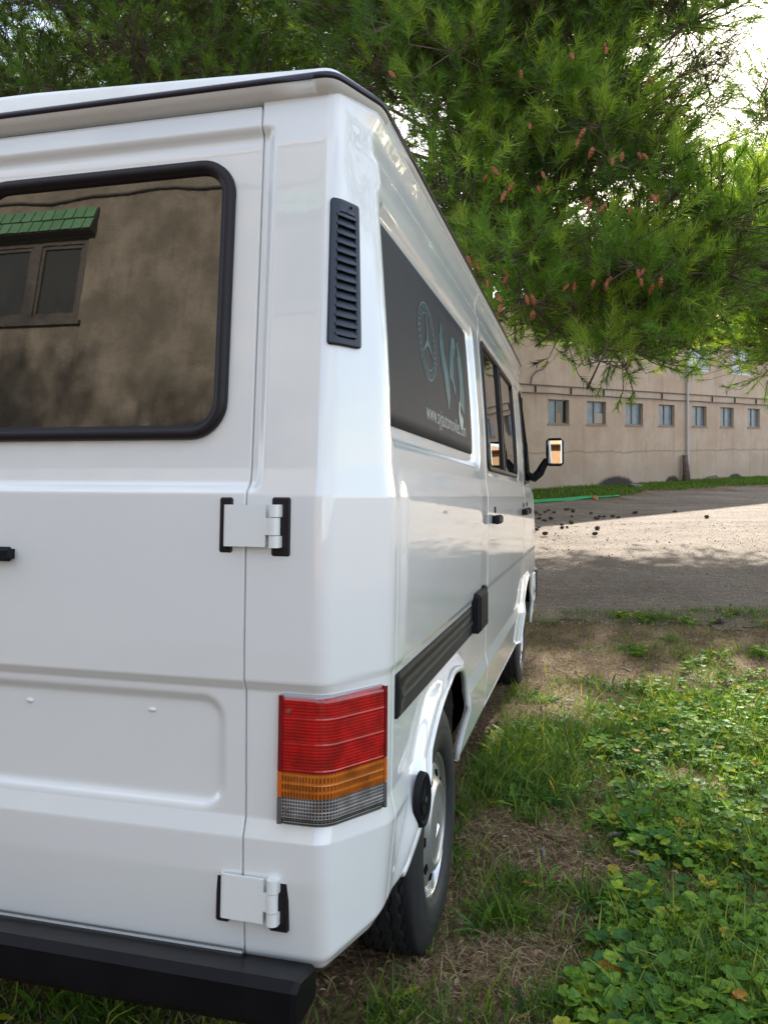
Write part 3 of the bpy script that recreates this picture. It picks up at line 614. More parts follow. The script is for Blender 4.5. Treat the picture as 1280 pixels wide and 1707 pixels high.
# wheel wells
for mir in (False, True):
    for dy in (0, 3.25):
        n = len(ARCH); V = []
        for x_ in (-.487, -.56, -.74):
            for p in ARCH: V.append((x_, p[0]+dy, max(p[1], -.935)+(.012 if x_ < -.5 else 0)))
        F = [(r*n+i, r*n+i+1, (r+1)*n+i+1, (r+1)*n+i) for r in range(2) for i in range(n-1)]
        V = np.array(V)
        cent = len(V); V = np.concatenate([V, [[-.74, 2.43+dy, -.93]]]); T = [(2*n+i, 2*n+i+1, cent) for i in range(n-1)]
        if mir: V = V*np.array([-1, 1, 1])+np.array([XM, 0, 0])
        mk('wheel_well', V, [np.array(F), np.array(T)], M['liner'], van, off=BASE)
for dy, xo in ((0, 0), (3.25, 0)):
    P_ = [P3(sy(p[0]+dy), p[1], .002) for p in ARCH if p[1] > -.935]
    e0 = P3(sy(ARCH[0][0]+dy+.001), -.925, .002); e1 = P3(sy(ARCH[-1][0]+dy), -.925, .002)
    P_ = np.array([e0]+P_+[e1]) + np.array([-.006, 0, 0])
    MB().tube(P_, .0115, 10).build('arch_lip', M['paint'], van, smooth=True, off=BASE)
# wheels
def lathe(name, prof, mat, parent, n=72, fn=None, smooth=True):
    a = np.arange(n)*2*np.pi/n; P = np.array(prof, float); X_ = np.broadcast_to(P[:, 0][:, None], (len(P), n)).copy(); Rr = np.broadcast_to(P[:, 1][:, None], (len(P), n)).copy()
    A = np.broadcast_to(a[None], X_.shape)
    if fn: X_, Rr = fn(X_, Rr, A)
    V = np.stack([X_, Rr*np.cos(A), Rr*np.sin(A)], -1).reshape(-1, 3); i = np.arange(len(P)-1)[:, None]*n; j = np.arange(n)[None]; k = (j+1) % n
    F = np.stack([(i+j), (i+k), (i+n+k), (i+n+j)], -1).reshape(-1, 4)
    return mk(name, V, F, mat, parent, smooth=smooth)
def tread(X_, Rr, A):
    rel = Rr.copy(); t_ = (X_+.0925)/.075; onT = (Rr > .330)
    zig = .0035*np.sign(np.sin(A*36))*np.minimum(1, abs(np.sin(A*36))*3)
    g = np.zeros_like(X_)
    for gc in (-.045, -.075, -.110, -.140): g = np.maximum(g, np.exp(-((X_-gc-zig)/.0030)**4))
    sip = (np.abs(np.sin(A*90)) < .30)*((X_ > -.040) | (X_ < -.145) )
    g = np.maximum(g, .55*sip); return X_, Rr-np.where(onT, .008*g, 0)
TP = [(-.030,.196),(-.020,.200),(-.012,.206),(-.006,.216),(-.0015,.235),(0,.255),(-.001,.262),(-.0015,.264),(-.001,.270),(-.002,.280),(-.006,.298),(-.011,.312),(-.014,.320),(-.018,.3275),(-.022,.3308)]+[(-.024-.137*i/60, .3355-.003*((i/30-1)**2)) for i in range(61)]+[(-.165,.329),(-.175,.312),(-.185,.26),(-.175,.20)]
def make_wheel(loc, first=None):
    wl = None
    if first is None:
        wl = lathe('wheel', TP, M['tyre'], van, 360, tread)
        RP = [(-.026,.201),(-.020,.199),(-.017,.194),(-.020,.189),(-.030,.187),(-.050,.182),(-.058,.168),(-.060,.120),(-.055,.03)]
        lathe('rim', RP, M['chrome'], wl, 72)
        def slots(X_, Rr, A): return X_, Rr
        HP = [(-.040,.172),(-.032,.170),(-.027,.165),(-.0235,.152),(-.022,.140),(-.018,.128),(-.008,.118),(-.004,.110),(-.0065,.104),(-.012,.100),(-.012,.085),(-.009,.060),(-.007,.030),(-.006,.0)]
        hc = lathe('hubcap', HP, M['silver'], wl, 72)
        for k in range(10):
            a0 = k*36; V = []
            for a_ in np.linspace(-5, 5, 7): V.append((-.0195, .149*math.cos(R(a0+a_)), .149*math.sin(R(a0+a_))))
            for a_ in np.linspace(5, -5, 7): V.append((-.0155, .131*math.cos(R(a0+a_)), .131*math.sin(R(a0+a_))))
            b_ = [(x_-.012, y_, z_) for x_, y_, z_ in V]; MB().add(V+b_, [tuple(range(14))]+[(i, (i+1) % 14, 14+(i+1) % 14, 14+i) for i in range(14)]).build('vent_slot', M['dark'], hc)
        mb_ = MB()
        for a_ in (90, 210, 330):
            e = np.array([0, math.cos(R(a_)), math.sin(R(a_))]); q_ = np.array([0, -e[2], e[1]])
            mb_.add([np.array([-.0065, 0, 0])+q_*.009, np.array([-.0065, 0, 0])-q_*.009, np.array([-.005, 0, 0])+e*.046, np.array([-.001, 0, 0])+e*.006], [(0, 3, 2), (3, 1, 2)])
        mb_.build('star_emblem', M['chrome'], hc)
    else:
        def cp(o, p):
            c_ = o.copy(); C.objects.link(c_); c_.parent = p
            for ch in list(o.children): cp(ch, c_)
            return c_
        wl = cp(first, van)
    wl.location = Vector(np.array(loc)-BASE); return wl
W0 = make_wheel((-.440, 2.40, -.962))
W1 = make_wheel((-.472, 5.72, -.962), W0); 
for yv, xv in ((2.40, -.440), (5.72, -.472)):
    W2 = make_wheel((XM-xv, yv, -.962), W0); W2.rotation_euler = (0, 0, math.pi)
W1.rotation_euler = (R(25), 0, 0)
# small rubber flap in front of the rear wheel and black rail
fz = lambda y_: None
S_ = cuts(sy(1.893), sy(3.30), .03)
rail = patch('slider_rail', S_, cuts(-.531, -.423, .006), M['plastic'], van, lambda s, z: np.minimum(-rr(s+SY, z, 1.893, 3.32, -.530, -.424, .006), rr(s+SY, z, 1.93, 3.4, -.503, -.472, .012)), h=.006, lip=.008, raw=True)
patch('rail_channel', cuts(sy(1.915), sy(3.32), .03), cuts(-.508, -.468, .01), M['dark'], rail, lambda s, z: -rr(s+SY, z, 1.92, 3.32, -.508, -.467, .01), h=.0025, lip=0, raw=True)
mbr = MB()
for a, b in ((1.95, 2.4), (2.4, 2.85), (2.85, 3.3)): mbr.hull([P3(sy(y_), z_, h, True) for y_ in (a, b) for z_, h in ((-.496, .001), (-.480, .001), (-.492, .0085), (-.484, .0085))])
mbr.build('rail_bar', pbr('grey_rail', (.06, .06, .068), .3), rail, off=BASE)
pc = P3(sy(3.30), -.455, 0)
MB().bbox((pc[0]-.01, 3.145, -.532), (pc[0]+.040, 3.37, -.378), .014).bbox((pc[0]-.01, 3.375, -.515), (pc[0]+.028, 3.45, -.372), .010).build('rail_cover', M['plastic'], van, off=BASE)
# door handles on the side
for y_, par, z_ in ((3.83, SLIDE, -.106), (5.50, SLIDE, -.098), (5.78, FRONT, -.094)):
    p = P3(sy(y_), z_, 0); MB().bbox((p[0]+.006, y_-.085, z_-.020), (p[0]+.036, y_+.085, z_+.022), .009).box((p[0]-.005, y_-.07, z_-.018), (p[0]+.01, y_-.04, z_+.018)).box((p[0]-.005, y_+.04, z_-.018), (p[0]+.01, y_+.07, z_+.018)).bbox((p[0]-.004, y_+.02, z_+.03), (p[0]+.006, y_+.045, z_+.06), .004).build('door_handle', M['plastic'], par, off=BASE)
# fuel filler
pf = P3(sy(2.065), -.768, 0)
th_ = np.arange(28)*2*np.pi/28
pf = np.array([-.424, 2.062, -.770]); fv = []
for r_, dx in ((.070, -.008), (.067, .007), (.060, .009), (.053, .005)):
    fv += [pf+np.array([dx+.12*r_*math.cos(a), .62*r_*math.cos(a), r_*math.sin(a)]) for a in th_]
F = [(r*28+i, r*28+(i+1) % 28, (r+1)*28+(i+1) % 28, (r+1)*28+i) for r in range(3) for i in range(28)]
FU = mk('fuel_filler', fv, [np.array(F)], M['plastic'], van, off=BASE)
mk('filler_dish', fv[84:], [np.array([[0, i, i+1] for i in range(1, 27)])], M['dark'], FU, off=BASE)
MB().tube([pf+np.array([-.012, 0, 0]), pf+np.array([.007, 0, 0])], .034, 20).box(pf+np.array([.005, -.026, -.006]), pf+np.array([.010, .026, .006])).build('filler_cap', M['plastic'], FU, off=BASE)
MB().tube([pf+np.array([.0095, .0, .0]), pf+np.array([.011, .0, .0])], .008, 12).build('cap_lock', M['screw'], FU, off=BASE)
# wing mirror on its arm
mir_ = MB().bbox((-.325, 6.09, .235), (-.195, 6.15, .445), .022).build('wing_mirror', M['plastic'], van, off=BASE)
mg = MB().bbox((-.311, 6.082, .250), (-.209, 6.095, .430), .012).build('mirror_glass', M['mirror'], mir_, off=BASE)
arm = MB().hull([(-.475, 6.02, .40), (-.475, 6.05, .40), (-.46, 6.02, .18), (-.46, 6.22, .12), (-.445, 6.05, .22), (-.445, 6.18, .14), (-.47, 6.24, .12), (-.455, 6.02, .40)])
arm.tube([(-.46, 6.14, .165), (-.415, 6.14, .150), (-.375, 6.14, .185), (-.345, 6.13, .24), (-.315, 6.12, .285)], [.032, .036, .034, .030, .028], 8)
arm.build('mirror_arm', M['plastic'], mir_, smooth=False, off=BASE)
#PART2
# ------------------------------------------------------------------ facades
def stucco(name, c1, c2, stains=(), seam=None, scale=1.0, rough_bump=1.0):
    m = bpy.data.materials.new(name); m.use_nodes = True; t = m.node_tree; b = t.nodes['Principled BSDF']; b.inputs['Roughness'].default_value = .95; b.inputs['Specular IOR Level'].default_value = .15
    tcn = nd(t, 'ShaderNodeTexCoord'); sp = nd(t, 'ShaderNodeSeparateXYZ'); t.links.new(tcn.outputs['Object'], sp.inputs[0])
    def noise(sc_, det=8, ro=.65, mp_=None):
        n = nd(t, 'ShaderNodeTexNoise'); n.inputs['Scale'].default_value = sc_; n.inputs['Detail'].default_value = det; n.inputs['Roughness'].default_value = ro
        if mp_:
            q = nd(t, 'ShaderNodeMapping'); q.inputs['Scale'].default_value = mp_; t.links.new(tcn.outputs['Object'], q.inputs[0]); t.links.new(q.outputs[0], n.inputs['Vector'])
        else: t.links.new(tcn.outputs['Object'], n.inputs['Vector'])
        return n
    def mix(fac, a, c, bt='MIX'):
        x = nd(t, 'ShaderNodeMix', data_type='RGBA', blend_type=bt)
        if isinstance(fac, float): x.inputs[0].default_value = fac
        else: t.links.new(fac, x.inputs[0])
        if isinstance(a, tuple): x.inputs[6].default_value = (*a, 1)
        else: t.links.new(a, x.inputs[6])
        if isinstance(c, tuple): x.inputs[7].default_value = (*c, 1)
        else: t.links.new(c, x.inputs[7])
        return x.outputs[2]
    def rng_(src, a, b_, lo=0., hi=1.):
        r = nd(t, 'ShaderNodeMapRange', interpolation_type='SMOOTHSTEP'); r.inputs[1].default_value = a; r.inputs[2].default_value = b_; r.inputs[3].default_value = lo; r.inputs[4].default_value = hi; t.links.new(src, r.inputs[0]); return r.outputs[0]
    n1 = noise(.7*scale); n2 = noise(6*scale); n3 = noise(1.2*scale, 6, .6, (3, 3, .35)); n4 = noise(40*scale, 4)
    col = mix(rng_(n1.outputs[0], .35, .68), c1, c2)
    col = mix(rng_(n3.outputs[0], .52, .75, 0., .45), col, tuple(k*.62 for k in c1))
    col = mix(rng_(n2.outputs[0], .5, .8, 0., .4), col, tuple(k*.7 for k in c2))
    ma = lambda op, a, c, third=None: (lambda q: ([q.inputs.__getitem__(0).__setattr__('default_value', a) if isinstance(a, float) else t.links.new(a, q.inputs[0])], [q.inputs.__getitem__(1).__setattr__('default_value', c) if isinstance(c, float) else t.links.new(c, q.inputs[1])], q.outputs[0])[-1])(nd(t, 'ShaderNodeMath', operation=op))
    if rough_bump > 1.5: col = mix(rng_(n4.outputs[0], .42, .62, .55, 0.), col, tuple(k*.45 for k in c1))
    if seam:
        zz_ = ma('ADD', sp.outputs[2], ma('MULTIPLY', n1.outputs[0], .35)); ln = ma('ABSOLUTE', ma('SUBTRACT', zz_, float(seam)), 0.)
        col = mix(rng_(ln, .0, .05, .55, 0.), col, tuple(k*.45 for k in c1))
        col = mix(rng_(zz_, seam-.9, seam+.1, .35, 0.), col, tuple(k*.8 for k in (c1[0]*.9, c1[1]*.98, c1[2]*1.08)))
    for x0, z0, rx, rz in stains:
        dx = ma('DIVIDE', ma('SUBTRACT', sp.outputs[0], float(x0)), float(rx)); dz = ma('DIVIDE', ma('SUBTRACT', sp.outputs[2], float(z0)), float(rz))
        d = ma('ADD', ma('ADD', ma('MULTIPLY', dx, dx), ma('MULTIPLY', dz, dz)), ma('MULTIPLY', n2.outputs[0], .5))
        col = mix(rng_(d, .85, 1.35, .93, 0.), col, (.035, .033, .034))
    t.links.new(col, b.inputs['Base Color'])
    bp = nd(t, 'ShaderNodeBump'); bp.inputs['Strength'].default_value = .5*rough_bump; bp.inputs['Distance'].default_value = .01; t.links.new(ma('ADD', n2.outputs[0], n4.outputs[0]), bp.inputs['Height']); t.links.new(bp.outputs[0], b.inputs['Normal'])
    return m
def facade(parent, mat, x0, x1, z0, z1, holes, sgn, deep):
    """front wall sheet at y=0 with openings and their reveals; sgn = direction of the room (+1: +y)"""
    X = sorted({x0, x1, *[h[0] for h in holes], *[h[1] for h in holes]}); Z = sorted({z0, z1, *[h[2] for h in holes], *[h[3] for h in holes]})
    m_ = MB()
    for i in range(len(X)-1):
        for j in range(len(Z)-1):
            cx, cz = (X[i]+X[i+1])/2, (Z[j]+Z[j+1])/2
            if any(h[0] < cx < h[1] and h[2] < cz < h[3] for h in holes): continue
            m_.add([(X[i], 0, Z[j]), (X[i+1], 0, Z[j]), (X[i+1], 0, Z[j+1]), (X[i], 0, Z[j+1])], [(0, 1, 2, 3) if sgn > 0 else (3, 2, 1, 0)])
    for a, b, c, d in holes:
        y = sgn*deep; V = [(a, 0, c), (b, 0, c), (b, 0, d), (a, 0, d), (a, y, c), (b, y, c), (b, y, d), (a, y, d)]
        m_.add(V, [(0, 4, 5, 1), (1, 5, 6, 2), (2, 6, 7, 3), (3, 7, 4, 0)])
    return m_.build('wall', mat, parent)
# far building
WD = math.atan2(.62, .785)
bld = empty('long_building', (11.8, 31.5, -.05), WD)
tag(bld, 'long two storey beige rendered building with a row of small windows behind the yard', 'building')
M['frosted'] = pbr('frosted_pane', (.13, .165, .19), .25, noise=(3, (.20, .235, .25), .4, .7))
M['darkpane'] = pbr('dark_pane', (.015, .017, .02), .08)
M['card'] = pbr('cardboard', (.34, .22, .14), .9, noise=(4, (.25, .17, .11), .4, .7))
M['wframe'] = pbr('grey_window_frame', (.16, .16, .17), .5)
M['upframe'] = pbr('white_window_frame', (.62, .63, .64), .5)
M['curtain'] = pbr('pale_curtain_glass', (.34, .37, .40), .3, noise=(9, (.46, .48, .50), .35, .7))
M['render'] = stucco('beige_render', (.45, .325, .235), (.53, .41, .315), stains=((-4.45, -.05, 1.25, .48), (3.88, -.05, .70, .34), (-.85, -.1, .6, .45)), seam=1.45)
lows = [-21.4+2.19*k for k in range(6)] + [-8.14, -6.10, -3.86, -1.76, .55, 2.68, 4.93] + [7.15+2.19*k for k in range(11)]
ups = [.28+3.38*k for k in range(0, 9)]
holes = [(a, a+1.08, 2.24, 3.05) for a in lows] + [(a, a+1.64, 4.47, 5.55) for a in ups]
facade(bld, M['render'], -26, 34, -.3, 5.9, holes, 1, .17)
MB().box((-26, .40, -.3), (34, 9, 5.9)).build('rear_block', M['render'], bld)
MB().box((-26.3, -.2, 5.9), (34.3, 9.3, 6.05)).build('roof', pbr('roof_slab', (.30, .22, .17), .9), bld)
for i, a in enumerate(lows):
    fr = MB()
    W_, z0, z1, y0 = 1.08, 2.24, 3.05, .10
    for bx in ((a, a+.04, z0, z1), (a+W_-.04, a+W_, z0, z1), (a+.041, a+W_-.041, z0, z0+.04), (a+.041, a+W_-.041, z1-.04, z1), (a+W_*.47, a+W_*.53, z0+.041, z1-.041)): fr.box((bx[0], y0, bx[2]), (bx[1], y0+.06, bx[3]))
    win = fr.build('window', M['wframe'], bld)
    MB().box((a+.041, y0+.03, z0+.041), (a+W_*.47-.001, y0+.04, z1-.041)).build('pane', M['frosted'], win)
    dk = abs(a+8.14) < .1
    MB().box((a+W_*.53+.001, y0+.034, z0+.041), (a+W_-.041, y0+.044, z1-.041)).build('pane', M['darkpane'] if dk else M['frosted'], win)
    if dk: MB().hull([(a+.56, y0+.01, z0+.045), (a+.80, y0+.01, z0+.045), (a+.78, y0+.03, z0+.40), (a+.60, y0+.03, z0+.38), (a+.80, y0+.028, z0+.045), (a+.56, y0+.028, z0+.045)]).build('cardboard', M['card'], win)
    if abs(a+6.10) < .1: MB().box((a+.58, y0+.008, z0+.05), (a+1.02, y0+.026, z0+.40)).build('cardboard', pbr('pale_board', (.40, .33, .26), .9), win)
    MB().box((a-.03, -.03, z0-.045), (a+W_+.03, .0985, z0-.002)).build('sill', M['card'], win)
for a in ups:
    fr = MB(); W_, z0, z1, y0 = 1.64, 4.47, 5.55, .06
    for bx in ((a, a+.06, z0, z1), (a+W_-.06, a+W_, z0, z1), (a+.061, a+W_-.061, z0, z0+.06), (a+.061, a+W_-.061, z1-.06, z1), (a+W_*.48, a+W_*.52, z0+.061, z1-.061)): fr.box((bx[0], y0, bx[2]), (bx[1], y0+.06, bx[3]))
    win = fr.build('window', M['upframe'], bld)
    MB().box((a+.061, y0+.03, z0+.061), (a+W_*.48-.001, y0+.04, z1-.061)).build('pane', M['curtain'], win); MB().box((a+W_*.52+.001, y0+.03, z0+.061), (a+W_-.061, y0+.04, z1-.061)).build('pane', M['curtain'], win)
M['pipe'] = pbr('dark_conduit', (.075, .065, .06), .6)
x_ = np.linspace(-26, 34, 61)
MB().box((-26, -.05, 3.485), (34, -.002, 3.515)).build('ledge', M['pipe'], bld)
MB().tube([(x, -.07, 3.23+.012*math.sin(x*2.1)) for x in x_], .022, 6).build('conduit', M['pipe'], bld)
for k in range(33):
    xx = -25+1.8*k; MB().box((xx, -.06, 3.25), (xx+.035, -.004, 3.469)).build('conduit_bracket', M['pipe'], bld)
MB().tube([(.08, -.09, 0), (.08, -.09, 5.9)], .05, 10).build('downpipe', pbr('grey_downpipe', (.44, .43, .43), .5), bld)
MB().tube(catmull([(-9.05, -.05, 3.5), (-9.0, -.07, 3.75), (-8.75, -.08, 3.95), (-8.4, -.05, 4.05), (-8.2, -.03, 4.3)], 5), .022, 6).build('cable', M['pipe'], bld)
Rb = Matrix.Rotation(WD, 4, 'Z')
def wb(x, y, z=0): p = Rb @ Vector((x, y, 0)); return (11.8+p.x, 31.5+p.y, z)
# rolled mat leaning by the downpipe, stones
rm = MB()
p0 = wb(-.28, -.22)
rm.tube([(0, 0, 0), (.02, .02, .5), (.0, .06, 1.06)], [.13, .12, .10], 10).tube([(.12, -.04, 0), (.09, .0, .5), (.05, .04, .92)], [.07, .065, .05], 8)
o = rm.build('rolled_mat', pbr('old_brown_mat', (.15, .105, .085), .95, noise=(8, (.07, .05, .045), .4, .7)), None, smooth=True); o.location = p0; o['label'] = 'brown rolled up mat leaning on the wall beside the grey downpipe'; o['category'] = 'rolled mat'
def rock(name, loc, r, mat, lab, cat, flat=.6, seed=0, group=None):
    g = np.random.default_rng(seed); p = g.normal(size=(26, 3)); p /= np.linalg.norm(p, axis=1)[:, None]; p *= (1+.25*g.random((26, 1)))*np.array([r, r*.8, r*flat])
    o = MB().hull(p).build(name, mat, None); o.location = (loc[0], loc[1], float(zg(loc[0], loc[1]))+r*flat*.5); tag(o, lab, cat, group); return o
M['stone'] = pbr('grey_stone', (.20, .17, .15), .9, noise=(9, (.12, .10, .09), .4, .7))
def gp(u, v):
    z = 0.
    for _ in range(6):
        y = 1335*(CAMH-z)/(v-731); x = (u-640)/1335*y; z = float(zg(x, y))
    return x, y, z
rock('stone', gp(1188, 801), .24, M['stone'], 'large brown stone at the wall base right of the downpipe', 'stone', seed=1)
rock('stone', gp(1058, 813), .26, M['stone'], 'flat grey stone in the verge left of the downpipe', 'stone', .35, seed=2)
# green mat lying on the verge
nx, ny = 30, 10; V = []
for i in range(nx):
    for j in range(ny):
        a, b = i/(nx-1), j/(ny-1); x = 1.6+a*5.2+.15*b; y = 19.2+a*3.9+b*1.5*(1-a*.55)+.1*math.sin(a*9)
        V.append((x, y, float(zg(x, y))+.03+.015*math.sin(a*21+b*4)*math.sin(b*9+a*7)))
o = mk('green_mat', V, [grid_faces(nx, ny)], pbr('green_turf_mat', (.010, .36, .095), .8, noise=(20, (.01, .22, .06), .4, .7), bump=(90, .5, .01)))
tag(o, 'bright green mat lying between the yard and the grass verge', 'mat')
sd2 = o.modifiers.new('thick', 'SOLIDIFY'); sd2.thickness = .012
rock('orange_ball', gp(992, 833), .10, pbr('faded_orange', (.45, .17, .04), .7), 'small faded orange lump lying on the green mat', 'lump', .7, seed=5)

# ------------------------------------------------------------------ house behind the viewer (seen in the van's windows)
Yh = Vector((VY[0], VY[1], 0)).normalized(); Xh = Vector((Yh.y, -Yh.x, 0))
M['house'] = stucco('brown_house_stucco', (.150, .125, .095), (.29, .25, .195), scale=2.4, rough_bump=3)
house = empty('stucco_house', tuple(Yh*-5.5), math.atan2(Xh.y, Xh.x))
tag(house, 'tall brown stucco house with a green tiled window hood, reflected in the rear window', 'house')
HW = (-8.35, -6.70, 5.0, 6.22)
hl = [(HW[0], HW[1], HW[2], HW[3]), (-12.6, -11.0, 5.0, 6.22), (-3.9, -2.3, 5.0, 6.22)]
facade(house, M['house'], -16, -1.5, -.5, 7.5, hl, -1, .16)
MB().box((-16, -7, -.5), (-1.5, -.40, 7.5)).build('rear_block', M['house'], house)
MB().box((-16.2, -7.2, 7.5), (-1.3, .15, 7.7)).build('roof', M['card'], house)
M['wood'] = pbr('weathered_wood', (.030, .022, .017), .55, noise=(14, (.07, .05, .038), .4, .75))
M['tile'] = pbr('green_glazed_tile', (.050, .13, .05), .35, coat=.3, noise=(3, (.08, .18, .08), .4, .7))
M['tile2'] = pbr('green_glazed_tile', (.07, .16, .07), .35, coat=.3)
M['blind'] = pbr('roller_blind', (.11, .085, .045), .6)
for a, b, c, d in hl:
    fr = MB()
    for bx in ((a, a+.08, c, d), (b-.08, b, c, d), (a+.081, b-.081, c, c+.09), (a+.081, b-.081, d-.08, d), ((a+b)/2-.07, (a+b)/2+.07, c+.091, d-.081)): fr.box((bx[0], -.02, bx[2]), (bx[1], -.10, bx[3]))
    win = fr.build('window', M['wood'], house)
    for (p, q) in ((a+.08, (a+b)/2-.07), ((a+b)/2+.07, b-.08)):
        s_ = MB()
        for bx in ((p+.002, p+.05, c+.093, d-.083), (q-.05, q-.002, c+.093, d-.083), (p+.051, q-.051, c+.093, c+.14), (p+.051, q-.051, d-.13, d-.083)): s_.box((bx[0], -.04, bx[2]), (bx[1], -.085, bx[3]))
        s_.build('sash', M['wood'], win)
        MB().box((p+.05, -.065, c+.14), (q-.05, -.070, d-.13)).build('pane', pbr('house_pane', (.02, .018, .012), .05), win)
    bl = MB()
    for k in range(22): z_ = c+.1+k*.052; bl.box((a+.08, -.135, z_), (b-.08, -.150, z_+.044))
    o = bl.build('blind', M['blind'], win); o['kind'] = 'stuff'
    MB().box((a-.05, -.09, c-.06), (b+.05, .05, c-.001)).build('sill', M['wood'], win)
    hd = MB().add([(a-.10, .02, d+.44), (b+.10, .02, d+.44), (b+.10, .15, d+.04), (a-.10, .15, d+.04), (a-.10, .02, d+.02), (b+.10, .02, d+.02)], [(0, 1, 2, 3), (1, 5, 2), (0, 3, 4), (3, 2, 5, 4), (0, 4, 5, 1)]).build('window_hood', M['wood'], house)
    nT = 11; wT = (b-a+.2)/nT
    for r_ in range(2):
        for k in range(nT):
            x0 = a-.10+k*wT+.008+(.25*wT if r_ else 0); x1 = min(x0+wT-.016, b+.1); t0, t1 = r_*.5+.015, r_*.5+.485
            f_ = lambda t_, h_: (.02+.13*t_+h_*.95, d+.44-.40*t_+h_*.3)
            jz = .004*random.random()
            MB().hull([(x, *f_(t_, h_)) for x in (x0, x1) for t_, h_ in ((t0, .004), (t1, .012), (t0, .018+jz), (t1, .030+jz))]).build('tile', M['tile'] if random.random() < .6 else M['tile2'], hd)
xs_ = np.linspace(-15.9, -1.6, 60)
MB().tube([(x, .03, 6.83+.035*math.sin(x*1.9)+.02*math.sin(x*5.3)) for x in xs_], .018, 6).build('wall_cable', M['pipe'], house)

M['ochre'] = stucco('ochre_stucco', (.20, .12, .065), (.24, .155, .09), scale=1.5)
oh = empty('ochre_house', tuple(Yh*-15+Xh*3.5), math.atan2(Xh.y, Xh.x)); tag(oh, 'sunlit ochre house behind the viewer, seen only in the wing mirror', 'house')
oo_ = [(-4.0, -3.2, 1.9, 3.3), (-2.2, -1.4, 1.9, 3.3), (-.6, .2, 1.9, 3.3), (1.2, 2.0, 1.9, 3.3), (2.9, 3.7, 1.9, 3.3)]
facade(oh, M['ochre'], -5, 5, -.5, 4.5, oo_, -1, .15); MB().box((-5, -7, -.5), (5, -.3, 4.5)).build('rear_block', M['ochre'], oh); MB().box((-5.3, -7.2, 4.5), (5.3, .4, 4.65)).build('roof', M['card'], oh)
for a, b, c, d in oo_: MB().box((a, -.12, c), (b, -.08, d)).build('shutter', M['wood'], oh)
# ------------------------------------------------------------------ pines
def attr_ramp(name, stops, trans=.45, rough=.5, gloss=.06, attr='var'):
    m = bpy.data.materials.new(name); m.use_nodes = True; t = m.node_tree; t.nodes.clear(); o = nd(t, 'ShaderNodeOutputMaterial')
    a = nd(t, 'ShaderNodeAttribute'); a.attribute_name = attr; r = nd(t, 'ShaderNodeValToRGB'); e = r.color_ramp.elements
    e[0].position, e[0].color = stops[0][0], (*stops[0][1], 1); e[1].position, e[1].color = stops[-1][0], (*stops[-1][1], 1)
    for p, c in stops[1:-1]: q = e.new(p); q.color = (*c, 1)
    d = nd(t, 'ShaderNodeBsdfDiffuse'); tr = nd(t, 'ShaderNodeBsdfTranslucent'); g = nd(t, 'ShaderNodeBsdfGlossy'); g.inputs['Roughness'].default_value = rough; g.inputs['Color'].default_value = (.5, .55, .5, 1)
    br = nd(t, 'ShaderNodeMix', data_type='RGBA', blend_type='MULTIPLY'); br.inputs[0].default_value = 1; br.inputs[7].default_value = (1.5, 1.35, .6, 1)
    m1 = nd(t, 'ShaderNodeMixShader'); m1.inputs[0].default_value = trans; m2 = nd(t, 'ShaderNodeMixShader'); m2.inputs[0].default_value = gloss
    K = t.links.new; K(a.outputs['Fac'], r.inputs[0]); rc = r.outputs[0]
    if name == 'weed_leaves':
        tcn = nd(t, 'ShaderNodeTexCoord'); nz = nd(t, 'ShaderNodeTexNoise'); nz.inputs['Scale'].default_value = 55; nz.inputs['Detail'].default_value = 4; K(tcn.outputs['Object'], nz.inputs['Vector'])
        mr = nd(t, 'ShaderNodeMapRange'); mr.inputs[1].default_value = .3; mr.inputs[2].default_value = .7; mr.inputs[3].default_value = .55; mr.inputs[4].default_value = 1.4; K(nz.outputs[0], mr.inputs[0])
        mc = nd(t, 'ShaderNodeMix', data_type='RGBA', blend_type='MULTIPLY'); mc.inputs[0].default_value = 1; K(rc, mc.inputs[6]); K(mr.outputs[0], mc.inputs[7]); rc = mc.outputs[2]
        g.inputs['Color'].default_value = (.8, .9, .8, 1); g.inputs['Roughness'].default_value = .5; m2.inputs[0].default_value = .022
    K(rc, d.inputs[0]); K(rc, br.inputs[6]); K(br.outputs[2], tr.inputs[0]); K(d.outputs[0], m1.inputs[1]); K(tr.outputs[0], m1.inputs[2]); K(m1.outputs[0], m2.inputs[1]); K(g.outputs[0], m2.inputs[2]); K(m2.outputs[0], o.inputs[0])
    return m
M['needle'] = attr_ramp('pine_needles', [(0, (.10, .060, .030)), (.08, (.050, .082, .022)), (.34, (.080, .165, .030)), (.62, (.140, .285, .038)), (1, (.34, .48, .065))], .52, .42, .05)
M['bark'] = pbr('pine_bark', (.11, .065, .048), .95, noise=(9, (.20, .135, .11), .4, .7), bump=(14, 1.0, .04))
M['twig'] = pbr('brown_twig', (.10, .065, .045), .9, noise=(9, (.16, .12, .10), .4, .7))
def norm(a): return a/(np.linalg.norm(a, axis=-1, keepdims=True)+1e-9)
def frame(d):
    ref = np.where(np.abs(d[:, 2:3]) < .9, np.array([[0, 0, 1.]]), np.array([[1., 0, 0]])); u = norm(np.cross(d, ref)); return u, np.cross(d, u)
def sticks(A, B, ra, rb):
    d = norm(B-A); u, w_ = frame(d); V = []
    for P, r_ in ((A, ra), (B, rb)):
        for k in range(3): a = k*2.094; V.append(P+(math.cos(a)*u+math.sin(a)*w_)*np.reshape(r_, (-1, 1)))
    V = np.stack(V, 1).reshape(-1, 3); i = np.arange(len(A))[:, None]*6
    F = np.concatenate([i+np.array([[k, (k+1) % 3, 3+(k+1) % 3, 3+k]]) for k in range(3)]); return V, F
